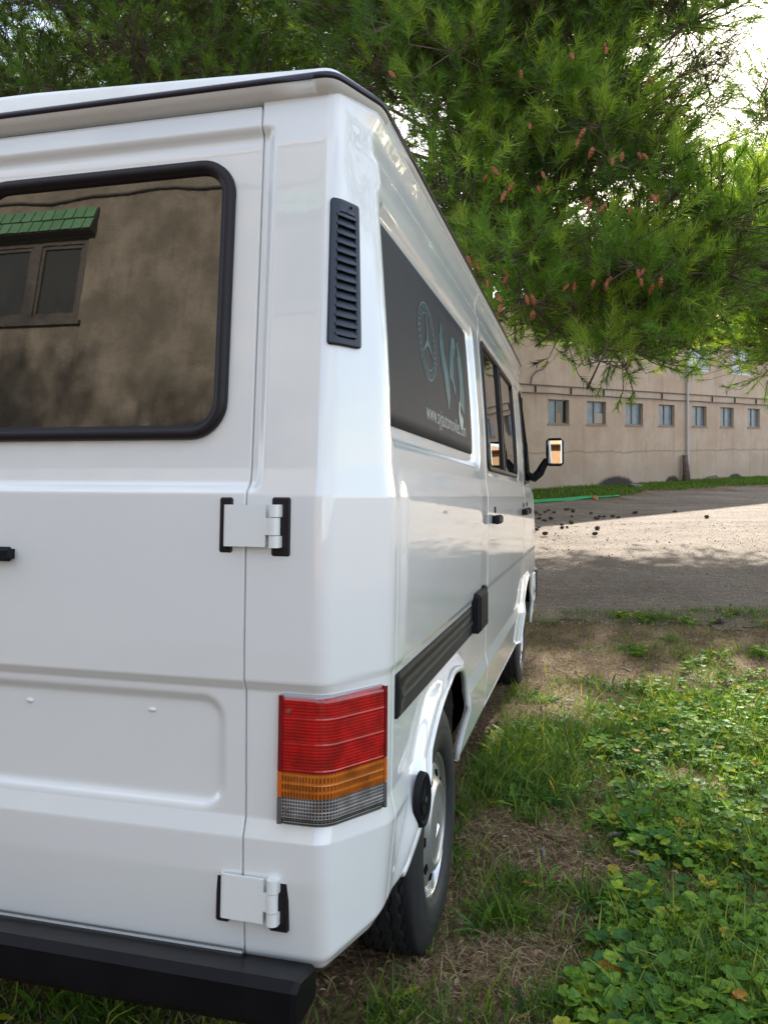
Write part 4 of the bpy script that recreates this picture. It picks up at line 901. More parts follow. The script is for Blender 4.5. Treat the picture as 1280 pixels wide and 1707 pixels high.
def needles(Bp, D, Ln, n, var, nl=.085, wd=.0026):
    N = len(Bp); t = rng.random((N, n))**.8; u, w_ = frame(D); a = rng.random((N, n))*6.283; op = R(20)+R(45)*rng.random((N, n))*(1.15-.5*t)
    P = Bp[:, None]+D[:, None]*(Ln[:, None]*(.12+.88*t))[..., None]
    rad = np.cos(a)[..., None]*u[:, None]+np.sin(a)[..., None]*w_[:, None]
    dn = norm(D[:, None]*np.cos(op)[..., None]+rad*np.sin(op)[..., None]+np.array([0, 0, -.10]))
    l_ = nl*(.7+.5*rng.random((N, n)))[..., None]
    sd_v = norm(np.cross(dn, rng.normal(size=(N, n, 3))))*wd/2
    V = np.stack([P-sd_v, P+sd_v, P+dn*l_], 2).reshape(-1, 3); F = np.arange(len(V)).reshape(-1, 3)
    vv = np.clip(var[:, None]+rng.normal(size=(N, n))*.07, 0, 1); brown = rng.random((N, n)) < .02; vv = np.where(brown, .0, vv)
    return V, F, np.repeat(vv.ravel(), 3)
def W(u, v, d): return np.array([(u-640)/1335*d, d, CAMH+(731-v)/1335*d])
SUNV = np.array(sdir)
BEAM = [np.array(gp(u, v)) for u, v in ((1070, 1160), (1130, 1166), (1190, 1172), (1250, 1180), (1300, 1188), (1290, 1290))]
def beam(p):   # distance to the gap in the crowns that lets sun onto the weeds
    return min(np.linalg.norm(np.cross(p-b, SUNV)) for b in BEAM)
def sample(poly, n, d0, d1, gaps=(), pw=1.0):
    poly = np.array(poly, float); lo, hi = poly.min(0), poly.max(0); out_ = []
    while len(out_) < n:
        p = lo+rng.random(2)*(hi-lo)
        if poly_sd(np.array([p[0]]), np.array([p[1]]), poly)[0] > 0: continue
        if any(((p[0]-g[0])/(g[2]*1.35+8))**2+((p[1]-g[1])/(g[3]*1.35+8))**2 < 1 for g in gaps) : continue
        q_ = W(p[0], p[1], d0+(d1-d0)*rng.random()**pw)
        if beam(q_) < .75: continue
        out_.append(q_)
    return np.array(out_)
def pine(label, base, top, clusters, K, nsh=13, nn=58, rad=(.24, .24, .15), r0=.19, shade=0.0, limbs_visible=True, nl=.085, wd=.0026, sparse=None, Ls=(.16, .30)):
    root = empty('pine_tree', base); tag(root, label, 'tree'); B = np.array(base, float)
    T = catmull([B, B+(np.array(top)-B)*.33+rng.normal(size=3)*.15, B+(np.array(top)-B)*.66+rng.normal(size=3)*.2, np.array(top)], 7)
    MB().tube(T, np.linspace(r0, .035, len(T))*(1+.06*rng.normal(size=len(T))), 12).build('trunk', M['bark'], root, smooth=True, off=B)
    # limbs: group the boughs, one limb per group
    cen = clusters[rng.choice(len(clusters), K, replace=False)]
    for _ in range(6):
        lab = np.argmin(((clusters[:, None]-cen[None])**2).sum(-1), 1); cen = np.array([clusters[lab == k].mean(0) if (lab == k).any() else cen[k] for k in range(K)])
    LP_, LR = [], []
    for k in range(K):
        if not (lab == k).any(): continue
        g = clusters[lab == k]; far = g[np.argmax(((g-T[len(T)//2])**2).sum(1))]
        zt = np.clip(cen[k][2]-.35*np.hypot(*(cen[k][:2]-B[:2]))*.6, B[2]+3.7, T[-1][2]-.2); st = T[np.argmin(abs(T[:, 2]-zt))]
        mid = (st+cen[k])/2+np.array([0, 0, .15])+rng.normal(size=3)*.12
        P = catmull([st, mid, cen[k]+rng.normal(size=3)*.08, far], 6); rr_ = np.linspace(.055, .010, len(P))
        MB().tube(P, rr_, 7).build('limb', M['bark'], root, smooth=True, off=B); LP_.append(P)
    LPa = np.concatenate(LP_)
    near = LPa[np.argmin(((clusters[:, None]-LPa[None])**2).sum(-1), 1)]
    mid = (near+clusters)/2+rng.normal(size=clusters.shape)*.06+np.array([0, 0, -.03])
    SV, SF = [], []; nv = 0
    def addst(A, Bb, ra, rb):
        nonlocal nv
        v, f = sticks(A, Bb, ra, rb); SV.append(v); SF.append(f+nv); nv += len(v)
    n = len(clusters); addst(near, mid, np.full(n, .014), np.full(n, .010)); addst(mid, clusters, np.full(n, .010), np.full(n, .006))
    ax = T[np.argmin(((clusters[:, None]-T[None])**2).sum(-1), 1)]; outd = norm((clusters-ax)*np.array([1, 1, .35]))
    m_ = nsh; c = np.repeat(clusters, m_, 0); oo = np.repeat(outd, m_, 0); off_ = rng.normal(size=c.shape)*np.array(rad)
    along = np.abs(rng.normal(size=(len(c), 1)))*.18
    Bp = c+off_*.8+oo*along; D = norm(norm(off_+1e-6)*.75+oo*.45+np.array([0, 0, .42])+rng.normal(size=c.shape)*.28)
    Ln = Ls[0]+(Ls[1]-Ls[0])*rng.random(len(c)); st = c+off_*.12
    addst(st, Bp, np.full(len(c), .0055), np.full(len(c), .004)); addst(Bp, Bp+D*Ln[:, None]*.92, np.full(len(c), .004), np.full(len(c), .002))
    mk('twigs', np.concatenate(SV), [np.concatenate(SF)], M['twig'], root, off=B)['kind'] = 'stuff'
    cv = .47+.27*rng.normal(size=n)+shade; var = np.clip(np.repeat(cv, m_)+.11*rng.normal(size=len(c)), .05, 1)
    V, F, a = needles(Bp, D, Ln, nn, var, nl, wd)
    if sparse is not None:
        pass
    o = mk('foliage', V, [F], M['needle'], root, smooth=False, off=B, attrs={'var': a}); o['kind'] = 'stuff'
    return root
def ball(cx, cy, cz, rx, ry, rz, n):
    p = rng.normal(size=(n, 3)); p = norm(p)*(rng.random((n, 1))**.4); return np.array([cx, cy, cz])+p*np.array([rx, ry, rz])
GAPS_B = [(1165,592,36,30),(715,225,34,48),(700,150,22,36),(908,215,34,26),(965,365,42,26),(1010,395,30,16),(935,430,26,15),(1120,150,70,75),(1065,60,30,40),(1170,300,22,40),(1120,275,30,18),(830,330,18,12),(1040,320,25,14),(860,120,22,14),(905,300,16,10)]
PB = [(540,-330),(1180,-330),(1170,-40),(1150,20),(1190,60),(1205,150),(1170,235),(1200,300),(1238,335),(1240,430),(1190,490),(1150,520),(1120,575),(1090,560),(1055,590),(1010,575),(940,565),(880,555),(850,500),(745,360),(660,200),(600,90),(560,20)]
cb = np.concatenate([sample(PB, 400, 5.4, 7.4, GAPS_B), sample(PB, 420, 7.4, 10.5, GAPS_B)])
treeB = pine('large green pine hanging over the front of the van, dotted with orange cones', (1.0, 9.8, float(zg(1.0, 9.8))-.05), (1.9, 9.0, 8.3), cb, 22, nsh=18, nn=50, wd=.0062, nl=.095)
PA = [(-420,-260),(610,-260),(660,10),(640,120),(600,160),(560,200),(380,320),(-420,330)]
GAPS_A = [(90,60,26,18),(25,95,20,18),(200,110,16,14),(590,95,18,18)]
ca = np.concatenate([sample(PA, 330, 7.4, 9.0, GAPS_A), sample(PA, 300, 9.0, 11.5, GAPS_A)])
ca = np.concatenate([ca, ball(-4.6, 9.6, 9.6, 1.7, 1.3, 1.5, 60), ball(-1.2, 9.2, 9.2, 1.4, 1.0, 1.2, 40)])  # crown lumps above the view, added to cast shade on the house wall
treeA = pine('dark pine with a brown trunk standing behind the van on the left', (-3.55, 9.2, float(zg(-3.5, 9.2))-.05), (-3.3, 9.6, 8.4), ca, 16, shade=-.10, nsh=15, nn=60, wd=.0055, nl=.10, r0=.24)
PC_ = [(1232,140),(1250,95),(1290,60),(1330,-150),(1750,-200),(1800,610),(1290,615),(1240,615),(1210,570),(1200,530),(1235,500),(1225,470),(1255,400),(1225,330),(1240,230)]
cc = sample(PC_, 380, 11.5, 15.5, [(1240,455,28,14),(1225,420,12,20),(1165,592,36,30)])
cc = np.concatenate([cc, sample([(1235,330),(1300,330),(1380,500),(1330,600),(1250,605),(1205,570),(1200,530),(1235,500)], 110, 9.5, 12.0)])
treeC = pine('tall pine at the right edge of the view beside the yard', (9.2, 13.6, float(zg(9.2, 13.6))-.05), (9.0, 13.8, 9.2), cc, 14, nsh=15, nn=46, rad=(.40, .40, .26), nl=.12, wd=.008, Ls=(.2, .4), shade=.03)
PD = [(880,-120),(1230,-160),(1215,200),(1180,500),(1130,560),(980,590),(860,560),(700,300),(600,100)]
# twiggy sparse shoots against the bright sky at the upper right
PS = [(1000,40),(1100,20),(1165,45),(1222,70),(1200,140),(1175,200),(1140,250),(1080,240),(1010,180)]
cs = sample(PS, 90, 6.2, 8.4)
root = treeB; Bq = np.array(treeB.location)
n = len(cs); hub = W(960, 230, 7.6); mids = (cs+hub)/2+rng.normal(size=cs.shape)*.10
sv, sf = [], []; nv = 0
for A_, B_, ra, rb in ((np.repeat(hub[None], n, 0), mids, .010, .007), (mids, cs, .007, .004)):
    v, f_ = sticks(A_, B_, np.full(n, ra), np.full(n, rb)); sv.append(v); sf.append(f_+nv); nv += len(v)
k_ = 6; c = np.repeat(cs, k_, 0); D = norm(norm(np.repeat(cs-hub, k_, 0))*.8+rng.normal(size=c.shape)*.45+np.array([0, 0, .25])); Ln = .15+.18*rng.random(len(c)); Bp = c+rng.normal(size=c.shape)*.07
for A_, B_, ra, rb in ((c, Bp, .004, .003), (Bp, Bp+D*Ln[:, None], .003, .002)):
    v, f_ = sticks(A_, B_, np.full(len(c), ra), np.full(len(c), rb)); sv.append(v); sf.append(f_+nv); nv += len(v)
mk('bare_twigs', np.concatenate(sv), [np.concatenate(sf)], M['twig'], root, off=Bq)['kind'] = 'stuff'
V, F, a = needles(Bp, D, Ln, 38, np.clip(.30+.12*rng.normal(size=len(c)), 0, 1), .06, .0022)
mk('sparse_foliage', V, [F], M['needle'], root, smooth=False, off=Bq, attrs={'var': a})['kind'] = 'stuff'
# upright tufts on the near crown, sunlit look put into their needle colour
AT = [(20,60),(80,110),(-20,190),(130,330),(230,150),(550,260),(600,300),(500,330),(620,460),(560,450),(640,520),(340,420),(300,400),(380,470),(860,420),(700,330),(720,400),(860,820),(900,870),(960,850),(830,860),(430,830),(340,840),(1130,700),(1090,620),(740,870),(690,850),(500,990),(450,970),(560,600),(300,560),(600,880),(1000,560),(960,640),(700,560),(1180,620),(1050,880),(640,1010),(770,1040),(960,1010),(880,1100),(720,1180),(1000,1120)]
ct_ = np.array([W(640+x/2, y/2+12, 5.0+.7*rng.random()) for x, y in AT]); hub_ = ct_+np.array([0, .5, -.15])+rng.normal(size=ct_.shape)*.1
k_ = 13; c = np.repeat(ct_, k_, 0); off_ = rng.normal(size=c.shape)*np.array([.10, .10, .07]); D = norm(norm(off_)*.5+np.array([0, -.12, .85])+rng.normal(size=c.shape)*.25); Ln = .13+.13*rng.random(len(c)); Bp = c+off_
sv, sf = [], []; nv = 0
for A_, B_, ra, rb in ((hub_, ct_, .010, .006), (c, Bp, .005, .004), (Bp, Bp+D*Ln[:, None], .004, .002)):
    v, f_ = sticks(A_, B_, np.full(len(A_), ra), np.full(len(A_), rb)); sv.append(v); sf.append(f_+nv); nv += len(v)
mk('near_twigs', np.concatenate(sv), [np.concatenate(sf)], M['twig'], treeB, off=np.array(treeB.location))['kind'] = 'stuff'
V, F, a = needles(Bp, D, Ln, 80, np.clip(np.repeat(.80+.16*rng.normal(size=len(ct_)), k_), .2, 1), .105, .0050)
mk('near_foliage', V, [F], M['needle'], treeB, smooth=False, off=np.array(treeB.location), attrs={'var': a})['kind'] = 'stuff'
cE = np.array([p for p in ball(6.9, 18.8, 4.7, 3.2, 1.6, .9, 160) if beam(p) > 1.0])  # crown added and placed so that it casts shade on the near yard
pine('pine added to shade the yard, mostly hidden behind the nearer crowns', (11.0, 19.4, 0), (9.8, 19.0, 7.2), cE, 10, nsh=13, nn=36, rad=(.5, .5, .3), nl=.16, wd=.014, Ls=(.3, .5))
# trees farther off that close the view behind
PF = [(-500,-20),(700,-40),(1000,120),(1150,260),(1190,420),(1120,500),(880,520),(700,420),(-500,420)]
cf = sample(PF, 320, 17, 24, [(715,225,40,55),(965,365,46,30),(60,40,60,40),(600,95,30,26)])
cf = np.concatenate([cf, sample([(-250,-160),(640,-160),(680,60),(600,190),(300,230),(-250,260)], 170, 14, 17, [(60,55,40,22),(590,95,18,18)])])
pine('distant dark pine beyond the yard behind the nearer pines', (1.5, 21, 0), (1.5, 21, 12), cf, 12, nsh=13, nn=36, rad=(.8, .8, .5), nl=.22, wd=.022, Ls=(.4, .8), r0=.3, shade=-.06)
# pine added out of view to the right for dark reflections and shade
pine('spreading pine added to the right of the van beyond the frame, for reflections and shade', (7.4, 6.0, float(zg(7.4, 6.0))-.05), (7.0, 6.2, 8.2), np.array([p for p in ball(6.9, 6.2, 5.6, 2.5, 2.6, 2.4, 150) if beam(p) > 1.1]), 10, nsh=12, nn=30, rad=(.36, .36, .22), nl=.10, wd=.006, Ls=(.2, .4))

# hanging cones of the near pine
M['cone'] = pbr('orange_brown_cone', (.30, .095, .030), .55, noise=(60, (.20, .05, .02), .4, .7))
M['cone_old'] = pbr('dark_old_cone', (.045, .028, .022), .85, noise=(40, (.09, .06, .05), .4, .7))
def cone_mesh(L_, r_, open_=0.):
    V = []; F = []; nr, na = 9, 8
    for i in range(nr):
        t = i/(nr-1); rad_ = r_*(math.sin(math.pi*min(.97, .10+.86*t**.8)))**.8*(1.0 if i % 2 == 0 else .80-open_)
        for j in range(na): a = (j+.5*(i % 2))*2*math.pi/na; V.append((rad_*math.cos(a), rad_*math.sin(a), -L_*t))
    for i in range(nr-1):
        for j in range(na): F.append((i*na+j, i*na+(j+1) % na, (i+1)*na+(j+1) % na, (i+1)*na+j))
    F.append(tuple(range(na))[::-1]); F.append(tuple((nr-1)*na+j for j in range(na)))
    me = bpy.data.meshes.new('pine_cone'); me.from_pydata(V, [], F); me.update(); return me
cme = cone_mesh(.085, .019); cme.materials.append(M['cone']); cm2 = cone_mesh(.080, .022, .1); cm2.materials.append(M['cone_old'])
CP = [(620,197),(455,250),(735,160),(740,175),(670,445),(697,508),(762,543),(792,525),(845,525),(860,530),(360,575),(345,600),(406,655),(430,625),(510,637),(260,708),(683,675),(740,697),(818,708),(890,668),(915,668),(277,870),(290,905),(306,895),(397,915),(412,935),(345,950),(393,1030),(378,1000),(472,1000),(490,1000),(700,950),(740,960),(757,940),(614,965),(632,955),(845,915),(868,912),(855,945),(935,930),(924,942),(895,962),(367,1060),(497,1055),(16,255),(485,430),(880,275),(648,480),(525,590),(690,690)]
OLD = [(770,250),(500,700),(650,1080),(870,770),(930,770),(990,330),(1000,400),(1060,230),(1075,265),(1105,190),(870,160),(1010,360),(640,720),(520,890),(380,990),(960,300)]
bq = Vector(Bq)
for i, (x, y) in enumerate(CP+OLD):
    old = i >= len(CP); d = 4.80+.30*random.random() + (1.2 if old else 0); p = Vector(W(640+x/2, y/2-9, d))
    o = bpy.data.objects.new('pine_cone', cm2 if old else cme); C.objects.link(o); o.parent = treeB; o.location = p-bq; o.rotation_euler = (random.uniform(-.7, .7), random.uniform(-.7, .7), random.uniform(0, 6)); o.scale = [random.uniform(.62, .98)]*3

# ------------------------------------------------------------------ ground cover
def blades(x, y, h, wd, lean, var, z0=None, curl=.5):
    n = len(x); z = zg(x, y)-.004 if z0 is None else z0; yaw = rng.random(n)*6.283; f_ = rng.random(n)*6.283
    dirv = np.stack([np.cos(yaw), np.sin(yaw), 0*yaw], 1); side = np.stack([-np.sin(f_), np.cos(f_), 0*f_], 1)*(wd/2)[:, None]
    B = np.stack([x, y, z], 1); l1 = np.sin(lean); c1 = np.cos(lean); lean2 = np.minimum(lean+curl*rng.random(n)*1.6, 2.0)
    Mid = B+dirv*(l1*h*.5)[:, None]+np.array([0, 0, 1.])*(c1*h*.5)[:, None]; Tip = Mid+dirv*(np.sin(lean2)*h*.5)[:, None]+np.array([0, 0, 1.])*(np.cos(lean2)*h*.5)[:, None]
    Tip[:, 2] = np.maximum(Tip[:, 2], z+.004)
    V = np.stack([B-side*.8, B+side*.8, Mid+side, Mid-side, Tip], 1).reshape(-1, 3); i = np.arange(n)[:, None]*5
    return V, [i+np.array([[0, 1, 2, 3]]), i+np.array([[3, 2, 4]])], np.repeat(var, 5)
PROF = {'round': [.25, .85, 1.0, .92, .55], 'lance': [.18, .55, .8, .62, .08], 'tooth': [.15, .75, .45, .95, .25], 'clover': [.2, .8, 1.0, 1.0, .6]}
def leaves(P, D, Ln, Wd, kind, var, droop=.5, cup=.25):
    """P base, D horizontal-ish direction, grid 5x3 leaf"""
    n = len(P)
    if kind == 'round':
        u = norm(np.cross(D, np.array([0, 0, 1.]))+1e-6); up = norm(np.cross(u, D)); L_ = (Ln/2)[:, None]; V = [P+D*L_*.55-up*L_*.18]; na = 12; cupv = (cup*(.4+1.2*rng.random((n, 1))))
        for k in range(na):
            a_ = (k+.5)/na*(2*math.pi-.9)+.45-math.pi; q = 1+.10*math.cos(a_*6)+.07*rng.normal(size=(n, 1)); fold = cupv*abs(math.sin(a_))
            V.append(P+D*L_*(.75+math.cos(a_)*q)+u*L_*math.sin(a_)*q*1.02+up*L_*(fold-droop*.4*max(0, math.cos(a_))+.06*rng.normal(size=(n, 1))))
        V = np.stack(V, 1).reshape(-1, 3); i = np.arange(n)[:, None]*(na+1)
        F = np.concatenate([i+np.array([[0, k, k+1]]) for k in range(1, na)]); return V, [F], np.repeat(var, na+1)
    pr = PROF[kind]; u = norm(np.cross(D, np.array([0, 0, 1.]))+1e-6); up = norm(np.cross(u, D)); V = []
    for i, t in enumerate((0, .25, .52, .8, 1.0)):
        c = P+D*(Ln*t)[:, None]-up*(Ln*droop*t*t)[:, None]; wv_ = (Wd*pr[i]/2)[:, None]
        for q in (-1, 0, 1): V.append(c+u*wv_*q+up*wv_*(cup if q else 0)+(up*(rng.normal(size=(n, 1))*.06*wv_) if q else 0))
    V = np.stack(V, 1).reshape(-1, 3); i = np.arange(n)[:, None]*15
    F = np.concatenate([i+np.array([[r_*3+c, r_*3+c+1, (r_+1)*3+c+1, (r_+1)*3+c]]) for r_ in range(4) for c in range(2)])
    return V, [F], np.repeat(var, 15)
def merge(parts):
    Vs, Fs, As = [], {}, []; n = 0
    for V, F, a in parts:
        for f_ in F: Fs.setdefault(f_.shape[1], []).append(f_+n)
        Vs.append(V); As.append(a); n += len(V)
    return np.concatenate(Vs), [np.concatenate(v) for v in Fs.values()], np.concatenate(As)
GB = [(1150,1240,.9,.55,1.0),(1230,1180,.8,.35,1.0),(1180,1400,.45,.30,.9),(1150,1600,.40,.25,1.0),(1010,1250,.35,.25,.7),(870,1270,.28,.22,.7),(770,1290,.25,.3,.8),(900,1300,.2,.12,.8),(860,1165,.30,.16,.8),(1000,1080,.2,.08,.3),(620,1690,.2,.12,.6),(450,1690,.3,.1,.5),(840,1540,.10,.07,.6),(1040,1520,.12,.10,.5),(960,1200,.25,.12,.4),(1130,1040,.5,.10,.25),(880,1480,.09,.06,.4),(1080,1700,.3,.12,.9),(150,1690,.4,.1,.5),
      (960,1110,.60,.35,-.6),(860,1400,.16,.12,-.9),(900,1450,.2,.10,-.7),(800,1620,.22,.12,-.8),(930,1400,.15,.10,-.6),(1000,1330,.10,.07,-.5),(960,1620,.14,.12,-.5),(1060,1450,.10,.05,-.5),(1200,1070,.8,.35,-.4),(1020,1170,.3,.15,-.4),(690,1650,.15,.08,-.6)]
GB += [(900,1040,.45,.12,.6),(1030,1030,.4,.10,.6),(1120,1034,.25,.08,.5),(1240,1024,.4,.10,.7),(960,1022,.3,.10,.5),(1180,1020,.25,.08,.4)]
GW = [(*gp(u, v)[:2], rx, ry, s_) for u, v, rx, ry, s_ in GB]
def green(x, y):
    g = .33+1.15*(fbm(x, y, .42, 11)-.5)+.5*(vnoise(x, y, .11, 14)-.5)
    for cx, cy, rx, ry, s_ in GW: g = g+.75*s_*np.exp(-(((x-cx)/rx)**2+((y-cy)/ry)**2))
    return np.clip(g, 0, 1)
def under_van(x, y):   # inside the footprint
    q = x*VX[0]+y*VX[1]; r_ = x*VY[0]+y*VY[1]; return (q < -.52) & (q > XM+.5) & (r_ > 1.72) & (r_ < 6.8)
def scatter(n, y0=1.25, y1=7.9, pw=1.6, xl=-1.9):
    y = y0+(y1-y0)*rng.random(n)**pw; lo = np.maximum(-.55*y-.3, xl); hi = .53*y+.45; x = lo+(hi-lo)*rng.random(n); return x, y
parts = []
x, y = scatter(330000); g = green(x, y); k = (rng.random(len(x)) < g**1.6*.75+.02) & ~(under_van(x, y) & (rng.random(len(x)) < .93)); x, y, g = x[k], y[k], g[k]; n = len(x)
h = (.03+.05*rng.random(n)+.05*g*rng.random(n))*(.7+.6*vnoise(x, y, .2, 41)); long_ = rng.random(n) < .05; h = np.where(long_, h*1.9, h)
parts.append(blades(x, y, h, .0022+.0022*rng.random(n)+.001*long_, .15+.7*rng.random(n), np.clip(.35+.22*rng.normal(size=n)+.15*long_, 0, 1)))
V, F, a = merge(parts)
M['grass'] = attr_ramp('grass_blades', [(0, (.035, .070, .014)), (.35, (.080, .160, .020)), (.65, (.170, .28, .030)), (.85, (.34, .37, .06)), (1, (.34, .27, .11))], .4, .4, .04)
tag(mk('grass', V, F, M['grass'], None, smooth=False, attrs={'var': a}), 'short green grass blades growing in patches around the van', 'grass', kind='stuff')
# dry grass
x, y = scatter(170000); g = green(x, y); k = (rng.random(len(x)) < (1-g)**1.3*.85) & ~(under_van(x, y) & (rng.random(len(x)) < .8)); x, y = x[k], y[k]; n = len(x)
V, F, a = blades(x, y, .03+.06*rng.random(n), .0014+.0016*rng.random(n), 1.0+.55*rng.random(n), rng.random(n), z0=zg(x, y)+.002+.012*rng.random(n), curl=.5)
M['straw'] = attr_ramp('dry_straw', [(0, (.10, .066, .036)), (.4, (.26, .185, .10)), (.8, (.42, .33, .18)), (1, (.52, .44, .27))], .2, .6, .03)
tag(mk('dry_grass', V, F, M['straw'], None, smooth=False, attrs={'var': a}), 'flattened dry straw and dead grass between the green patches', 'dry grass', kind='stuff')
# leaf litter
x, y = scatter(70000); g = green(x, y); k = rng.random(len(x)) < (1-g)*.8; x, y = x[k], y[k]; n = len(x); yaw = rng.random(n)*6.283
D = norm(np.stack([np.cos(yaw), np.sin(yaw), .5*(rng.random(n)-.3)], 1)); s_ = .008+.018*rng.random(n)
V, F, a = leaves(np.stack([x, y, zg(x, y)+.006+.01*rng.random(n)], 1), D, s_, s_*(.3+.5*rng.random(n)), 'lance', rng.random(n), .3, .5)
M['litter'] = attr_ramp('leaf_litter', [(0, (.05, .028, .018)), (.5, (.19, .105, .060)), (.85, (.34, .22, .14)), (1, (.48, .37, .28))], .15, .6, .03)
tag(mk('leaf_litter', V, F, M['litter'], None, attrs={'var': a}), 'brown fallen leaves and chips strewn over the bare soil', 'leaf litter', kind='stuff')
# broad-leaved weeds growing as rosettes
M['weed'] = attr_ramp('weed_leaves', [(0, (.028, .085, .024)), (.35, (.060, .165, .030)), (.62, (.160, .300, .030)), (.82, (.34, .44, .035)), (.93, (.40, .31, .03)), (1, (.46, .18, .035))], .38, .5, .035)
def rosettes(n0, kind, thr, nl, L0, L1, wr, pit, droop, hgt, name, lab, base=.4, sd_=.15, y1=7.6, keepf=None, cup=.25, pw=1.6):
    x, y = scatter(n0, y1=y1, pw=pw); g = green(x, y); k = (rng.random(len(x)) < np.clip((g-thr)/(1-thr), 0, 1)**1.2) & ~under_van(x, y)
    if keepf is not None: k &= keepf(x, y)
    x, y = x[k], y[k]; n = len(x); m_ = nl; xx = np.repeat(x, m_); yy_ = np.repeat(y, m_); yaw = rng.random(n*m_)*6.283; pt = pit[0]+(pit[1]-pit[0])*rng.random(n*m_)
    sc_ = np.repeat(.6+.7*rng.random(n), m_); D = np.stack([np.cos(yaw)*np.cos(pt), np.sin(yaw)*np.cos(pt), np.sin(pt)], 1); hh = hgt*rng.random(n*m_)*sc_; rr_ = (.004+.6*hh)
    P = np.stack([xx+np.cos(yaw)*rr_, yy_+np.sin(yaw)*rr_, zg(xx, yy_)+.004+hh], 1); Ln = (L0+(L1-L0)*rng.random(n*m_))*sc_
    var = np.clip(np.repeat(base+sd_*rng.normal(size=n), m_)+.08*rng.normal(size=n*m_), 0, .84); yel = rng.random(n*m_) < .055; var = np.where(yel, .85+.15*rng.random(n*m_), var)
    V, F, a = leaves(P, D, Ln, Ln*wr*(.8+.4*rng.random(n*m_)), kind, var, droop, cup)
    # petioles
    st = np.stack([xx, yy_, zg(xx, yy_)], 1); sV, sF = sticks(st, P+1e-4, np.full(len(P), .0010), np.full(len(P), .0008))
    V2, F2, a2 = merge([(V, F, a), (sV, [sF], np.full(len(sV), .6))])
    tag(mk(name, V2, F2, M['weed'], None, attrs={'var': a2}), lab, 'weeds', kind='stuff')
right = lambda x, y: (x-.30*y > -.05+.35*(fbm(x, y, .5, 61)-.5))
left = lambda x, y: (x-.26*y < .25+.3*(fbm(x, y, .5, 62)-.5))
rosettes(13000, 'round', .30, 8, .020, .050, .95, (-.15, .5), .25, .05, 'mallow_weeds', 'round-leaved light green weeds with some yellow leaves on the right', .56, .14, keepf=right, cup=.15)
rosettes(4600, 'tooth', .42, 11, .04, .09, .28, (.1, .9), .55, .008, 'dandelion_weeds', 'toothed dark green dandelion rosettes close to the van wheels', .30, .12, keepf=left, cup=.35)
rosettes(3600, 'lance', .42, 8, .04, .10, .17, (.3, 1.15), .5, .006, 'plantain_weeds', 'upright lance-leaved plantain tufts scattered in the grass', .42, .13)
rosettes(9000, 'clover', .40, 6, .010, .020, 1.0, (-.2, .4), .1, .045, 'clover', 'small dark green clover filling the lower right corner', .38, .10, y1=4.2, keepf=right, cup=.1)
# verge along the building: longer grass
def verge(n, a0, a1, b0, b1, h0, h1):
    a = a0+(a1-a0)*rng.random(n); b = b0+(b1-b0)*rng.random(n)**1.3; ca_, sa_ = math.cos(WD), math.sin(WD)
    x = 11.8+a*ca_+b*sa_; y = 31.5+a*sa_-b*ca_; k = yard_sd(x, y) < .15; x, y, b = x[k], y[k], b[k]; n = len(x)
    h = h0+(h1-h0)*rng.random(n)*vnoise(x, y, 1.0, 71)
    return blades(x, y, h, .012+.012*rng.random(n), .2+.6*rng.random(n), np.clip(.35+.2*rng.normal(size=n), 0, 1))
V, F, a = merge([verge(42000, -14, 16, .1, 3.8, .06, .26)])
tag(mk('verge_grass', V, F, M['grass'], None, smooth=False, attrs={'var': a}), 'strip of long grass between the gravel yard and the beige building', 'grass', kind='stuff')
# thin grass creeping onto the edge of the yard
# fallen dark cones and clods
cg = cone_mesh(.075, .032, .05); cg.materials.append(M['cone_old'])
ZP = [(893,857),(897,860),(905,856),(911,852),(925,857),(949,851),(954,855),(951,852),(945,853),(890,866),(902,866),(911,871),(889,875),(950,874),(944,881),(935,882),(952,863),(994,883),(988,895),(985,857),(1001,863),(1003,864),(989,866),(1179,864),(895,858),(933,876),(901,882),(893,885),(905,895),(920,868),(1017,863),(1033,864),(880,895),(1062,857),(1128,855)]
for i, (u, v) in enumerate(ZP):
    x, y, z = gp(u, v); s_ = random.uniform(.8, 1.5)*1.1
    o = bpy.data.objects.new('fallen_cone', cg); C.objects.link(o); o.location = (x, y, z+.03*s_); o.rotation_euler = (R(90)+random.uniform(-.3, .3), random.uniform(-.3, .3), random.uniform(0, 6)); o.scale = (s_, s_*.7, s_*1.1)
    tag(o, 'dark fallen pine cone among others on the sunlit gravel beyond the van', 'pine cone', 'pine cones fallen on the gravel yard')
for (u, v, s_, lab) in ((1206, 1041, 1.25, 'round dark cone lying on the dry grass at the yard edge, nearer of two'), (1230, 1026, 1.0, 'small dark cone at the yard edge, farther of two')):
    x, y, z = gp(u, v); o = bpy.data.objects.new('fallen_cone', cg); C.objects.link(o); o.location = (x, y, z+.03); o.rotation_euler = (1.2, .5, 1); o.scale = (s_, s_*1, s_); tag(o, lab, 'pine cone')
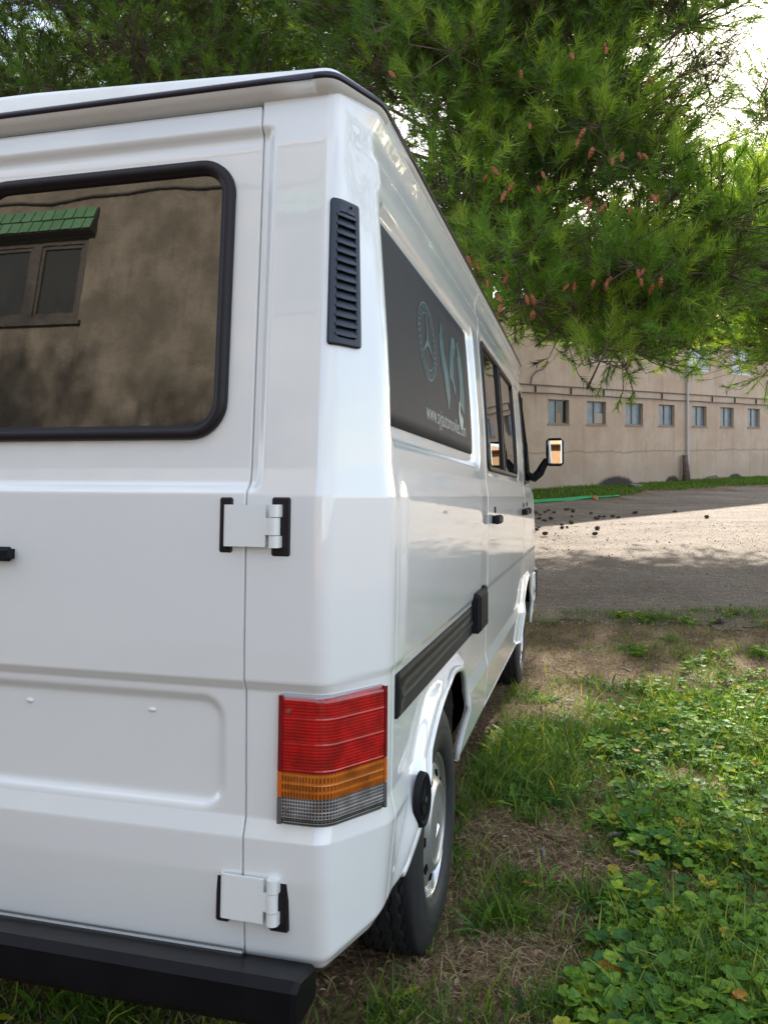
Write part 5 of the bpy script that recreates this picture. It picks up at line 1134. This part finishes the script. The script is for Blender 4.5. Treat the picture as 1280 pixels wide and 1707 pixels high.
# small stones and clods pressed into the yard
n = 3200; y = 7.3+9*rng.random(n)**1.5; x = -.5+(.55*y+1)*rng.random(n); k = yard_sd(x, y) > -.25; x, y = x[k], y[k]; n = len(x)
r_ = .003+.010*rng.random(n)**4+.0004*y; c = np.stack([x, y, zg(x, y)+.006+r_*.2], 1); O = np.array([[1,0,0],[-1,0,0],[0,1,0],[0,-1,0],[0,0,.7],[0,0,-.7]]); yaw = rng.random(n)*6.283
q = O[None]*r_[:, None, None]*(.7+.6*rng.random((n, 6, 1))); V = np.stack([q[..., 0]*np.cos(yaw)[:, None]-q[..., 1]*np.sin(yaw)[:, None], q[..., 0]*np.sin(yaw)[:, None]+q[..., 1]*np.cos(yaw)[:, None], q[..., 2]], -1)+c[:, None]
i = np.arange(n)[:, None]*6; F = np.concatenate([i+np.array([f_]) for f_ in ((0,2,4),(2,1,4),(1,3,4),(3,0,4),(2,0,5),(1,2,5),(3,1,5),(0,3,5))])
M['pebble'] = attr_ramp('pebbles', [(0, (.10, .07, .05)), (.4, (.28, .21, .16)), (1, (.50, .42, .35))], .0, .8, .01)
tag(mk('gravel_stones', V.reshape(-1, 3), [F], M['pebble'], None, attrs={'var': np.repeat(rng.random(n), 6)}), 'small stones and clods strewn over the gravel yard', 'stones', kind='stuff')
# dead twigs and bark bits on the grass
for (u, v, L_, yaw, lab) in ((875, 1225, .13, .5, 'pale stick on the ground beside the front wheel'), (1050, 1125, .10, 2.2, 'short grey twig on the dry ground'), (1010, 1405, .07, .2, 'curled brown bark piece among the dry leaves'), (1075, 1440, .06, 2.6, 'small reddish bark piece by the green weeds'), (905, 1440, .05, 1.3, 'tiny pale wood chip in the litter')):
    x, y, z = gp(u, v); c_, s_ = math.cos(yaw), math.sin(yaw)
    o = MB().tube(catmull([(0, 0, 0), (L_*.4*c_, L_*.4*s_, .010), (L_*.7*c_-.01*s_, L_*.7*s_, .006), (L_*c_, L_*s_, .012)], 3), [.003, .006, .007, .007, .007, .006, .006, .005, .004, .002], 6).build('stick', M['stone'], None, smooth=True)
    o.location = (x, y, z+.022); tag(o, lab, 'stick')
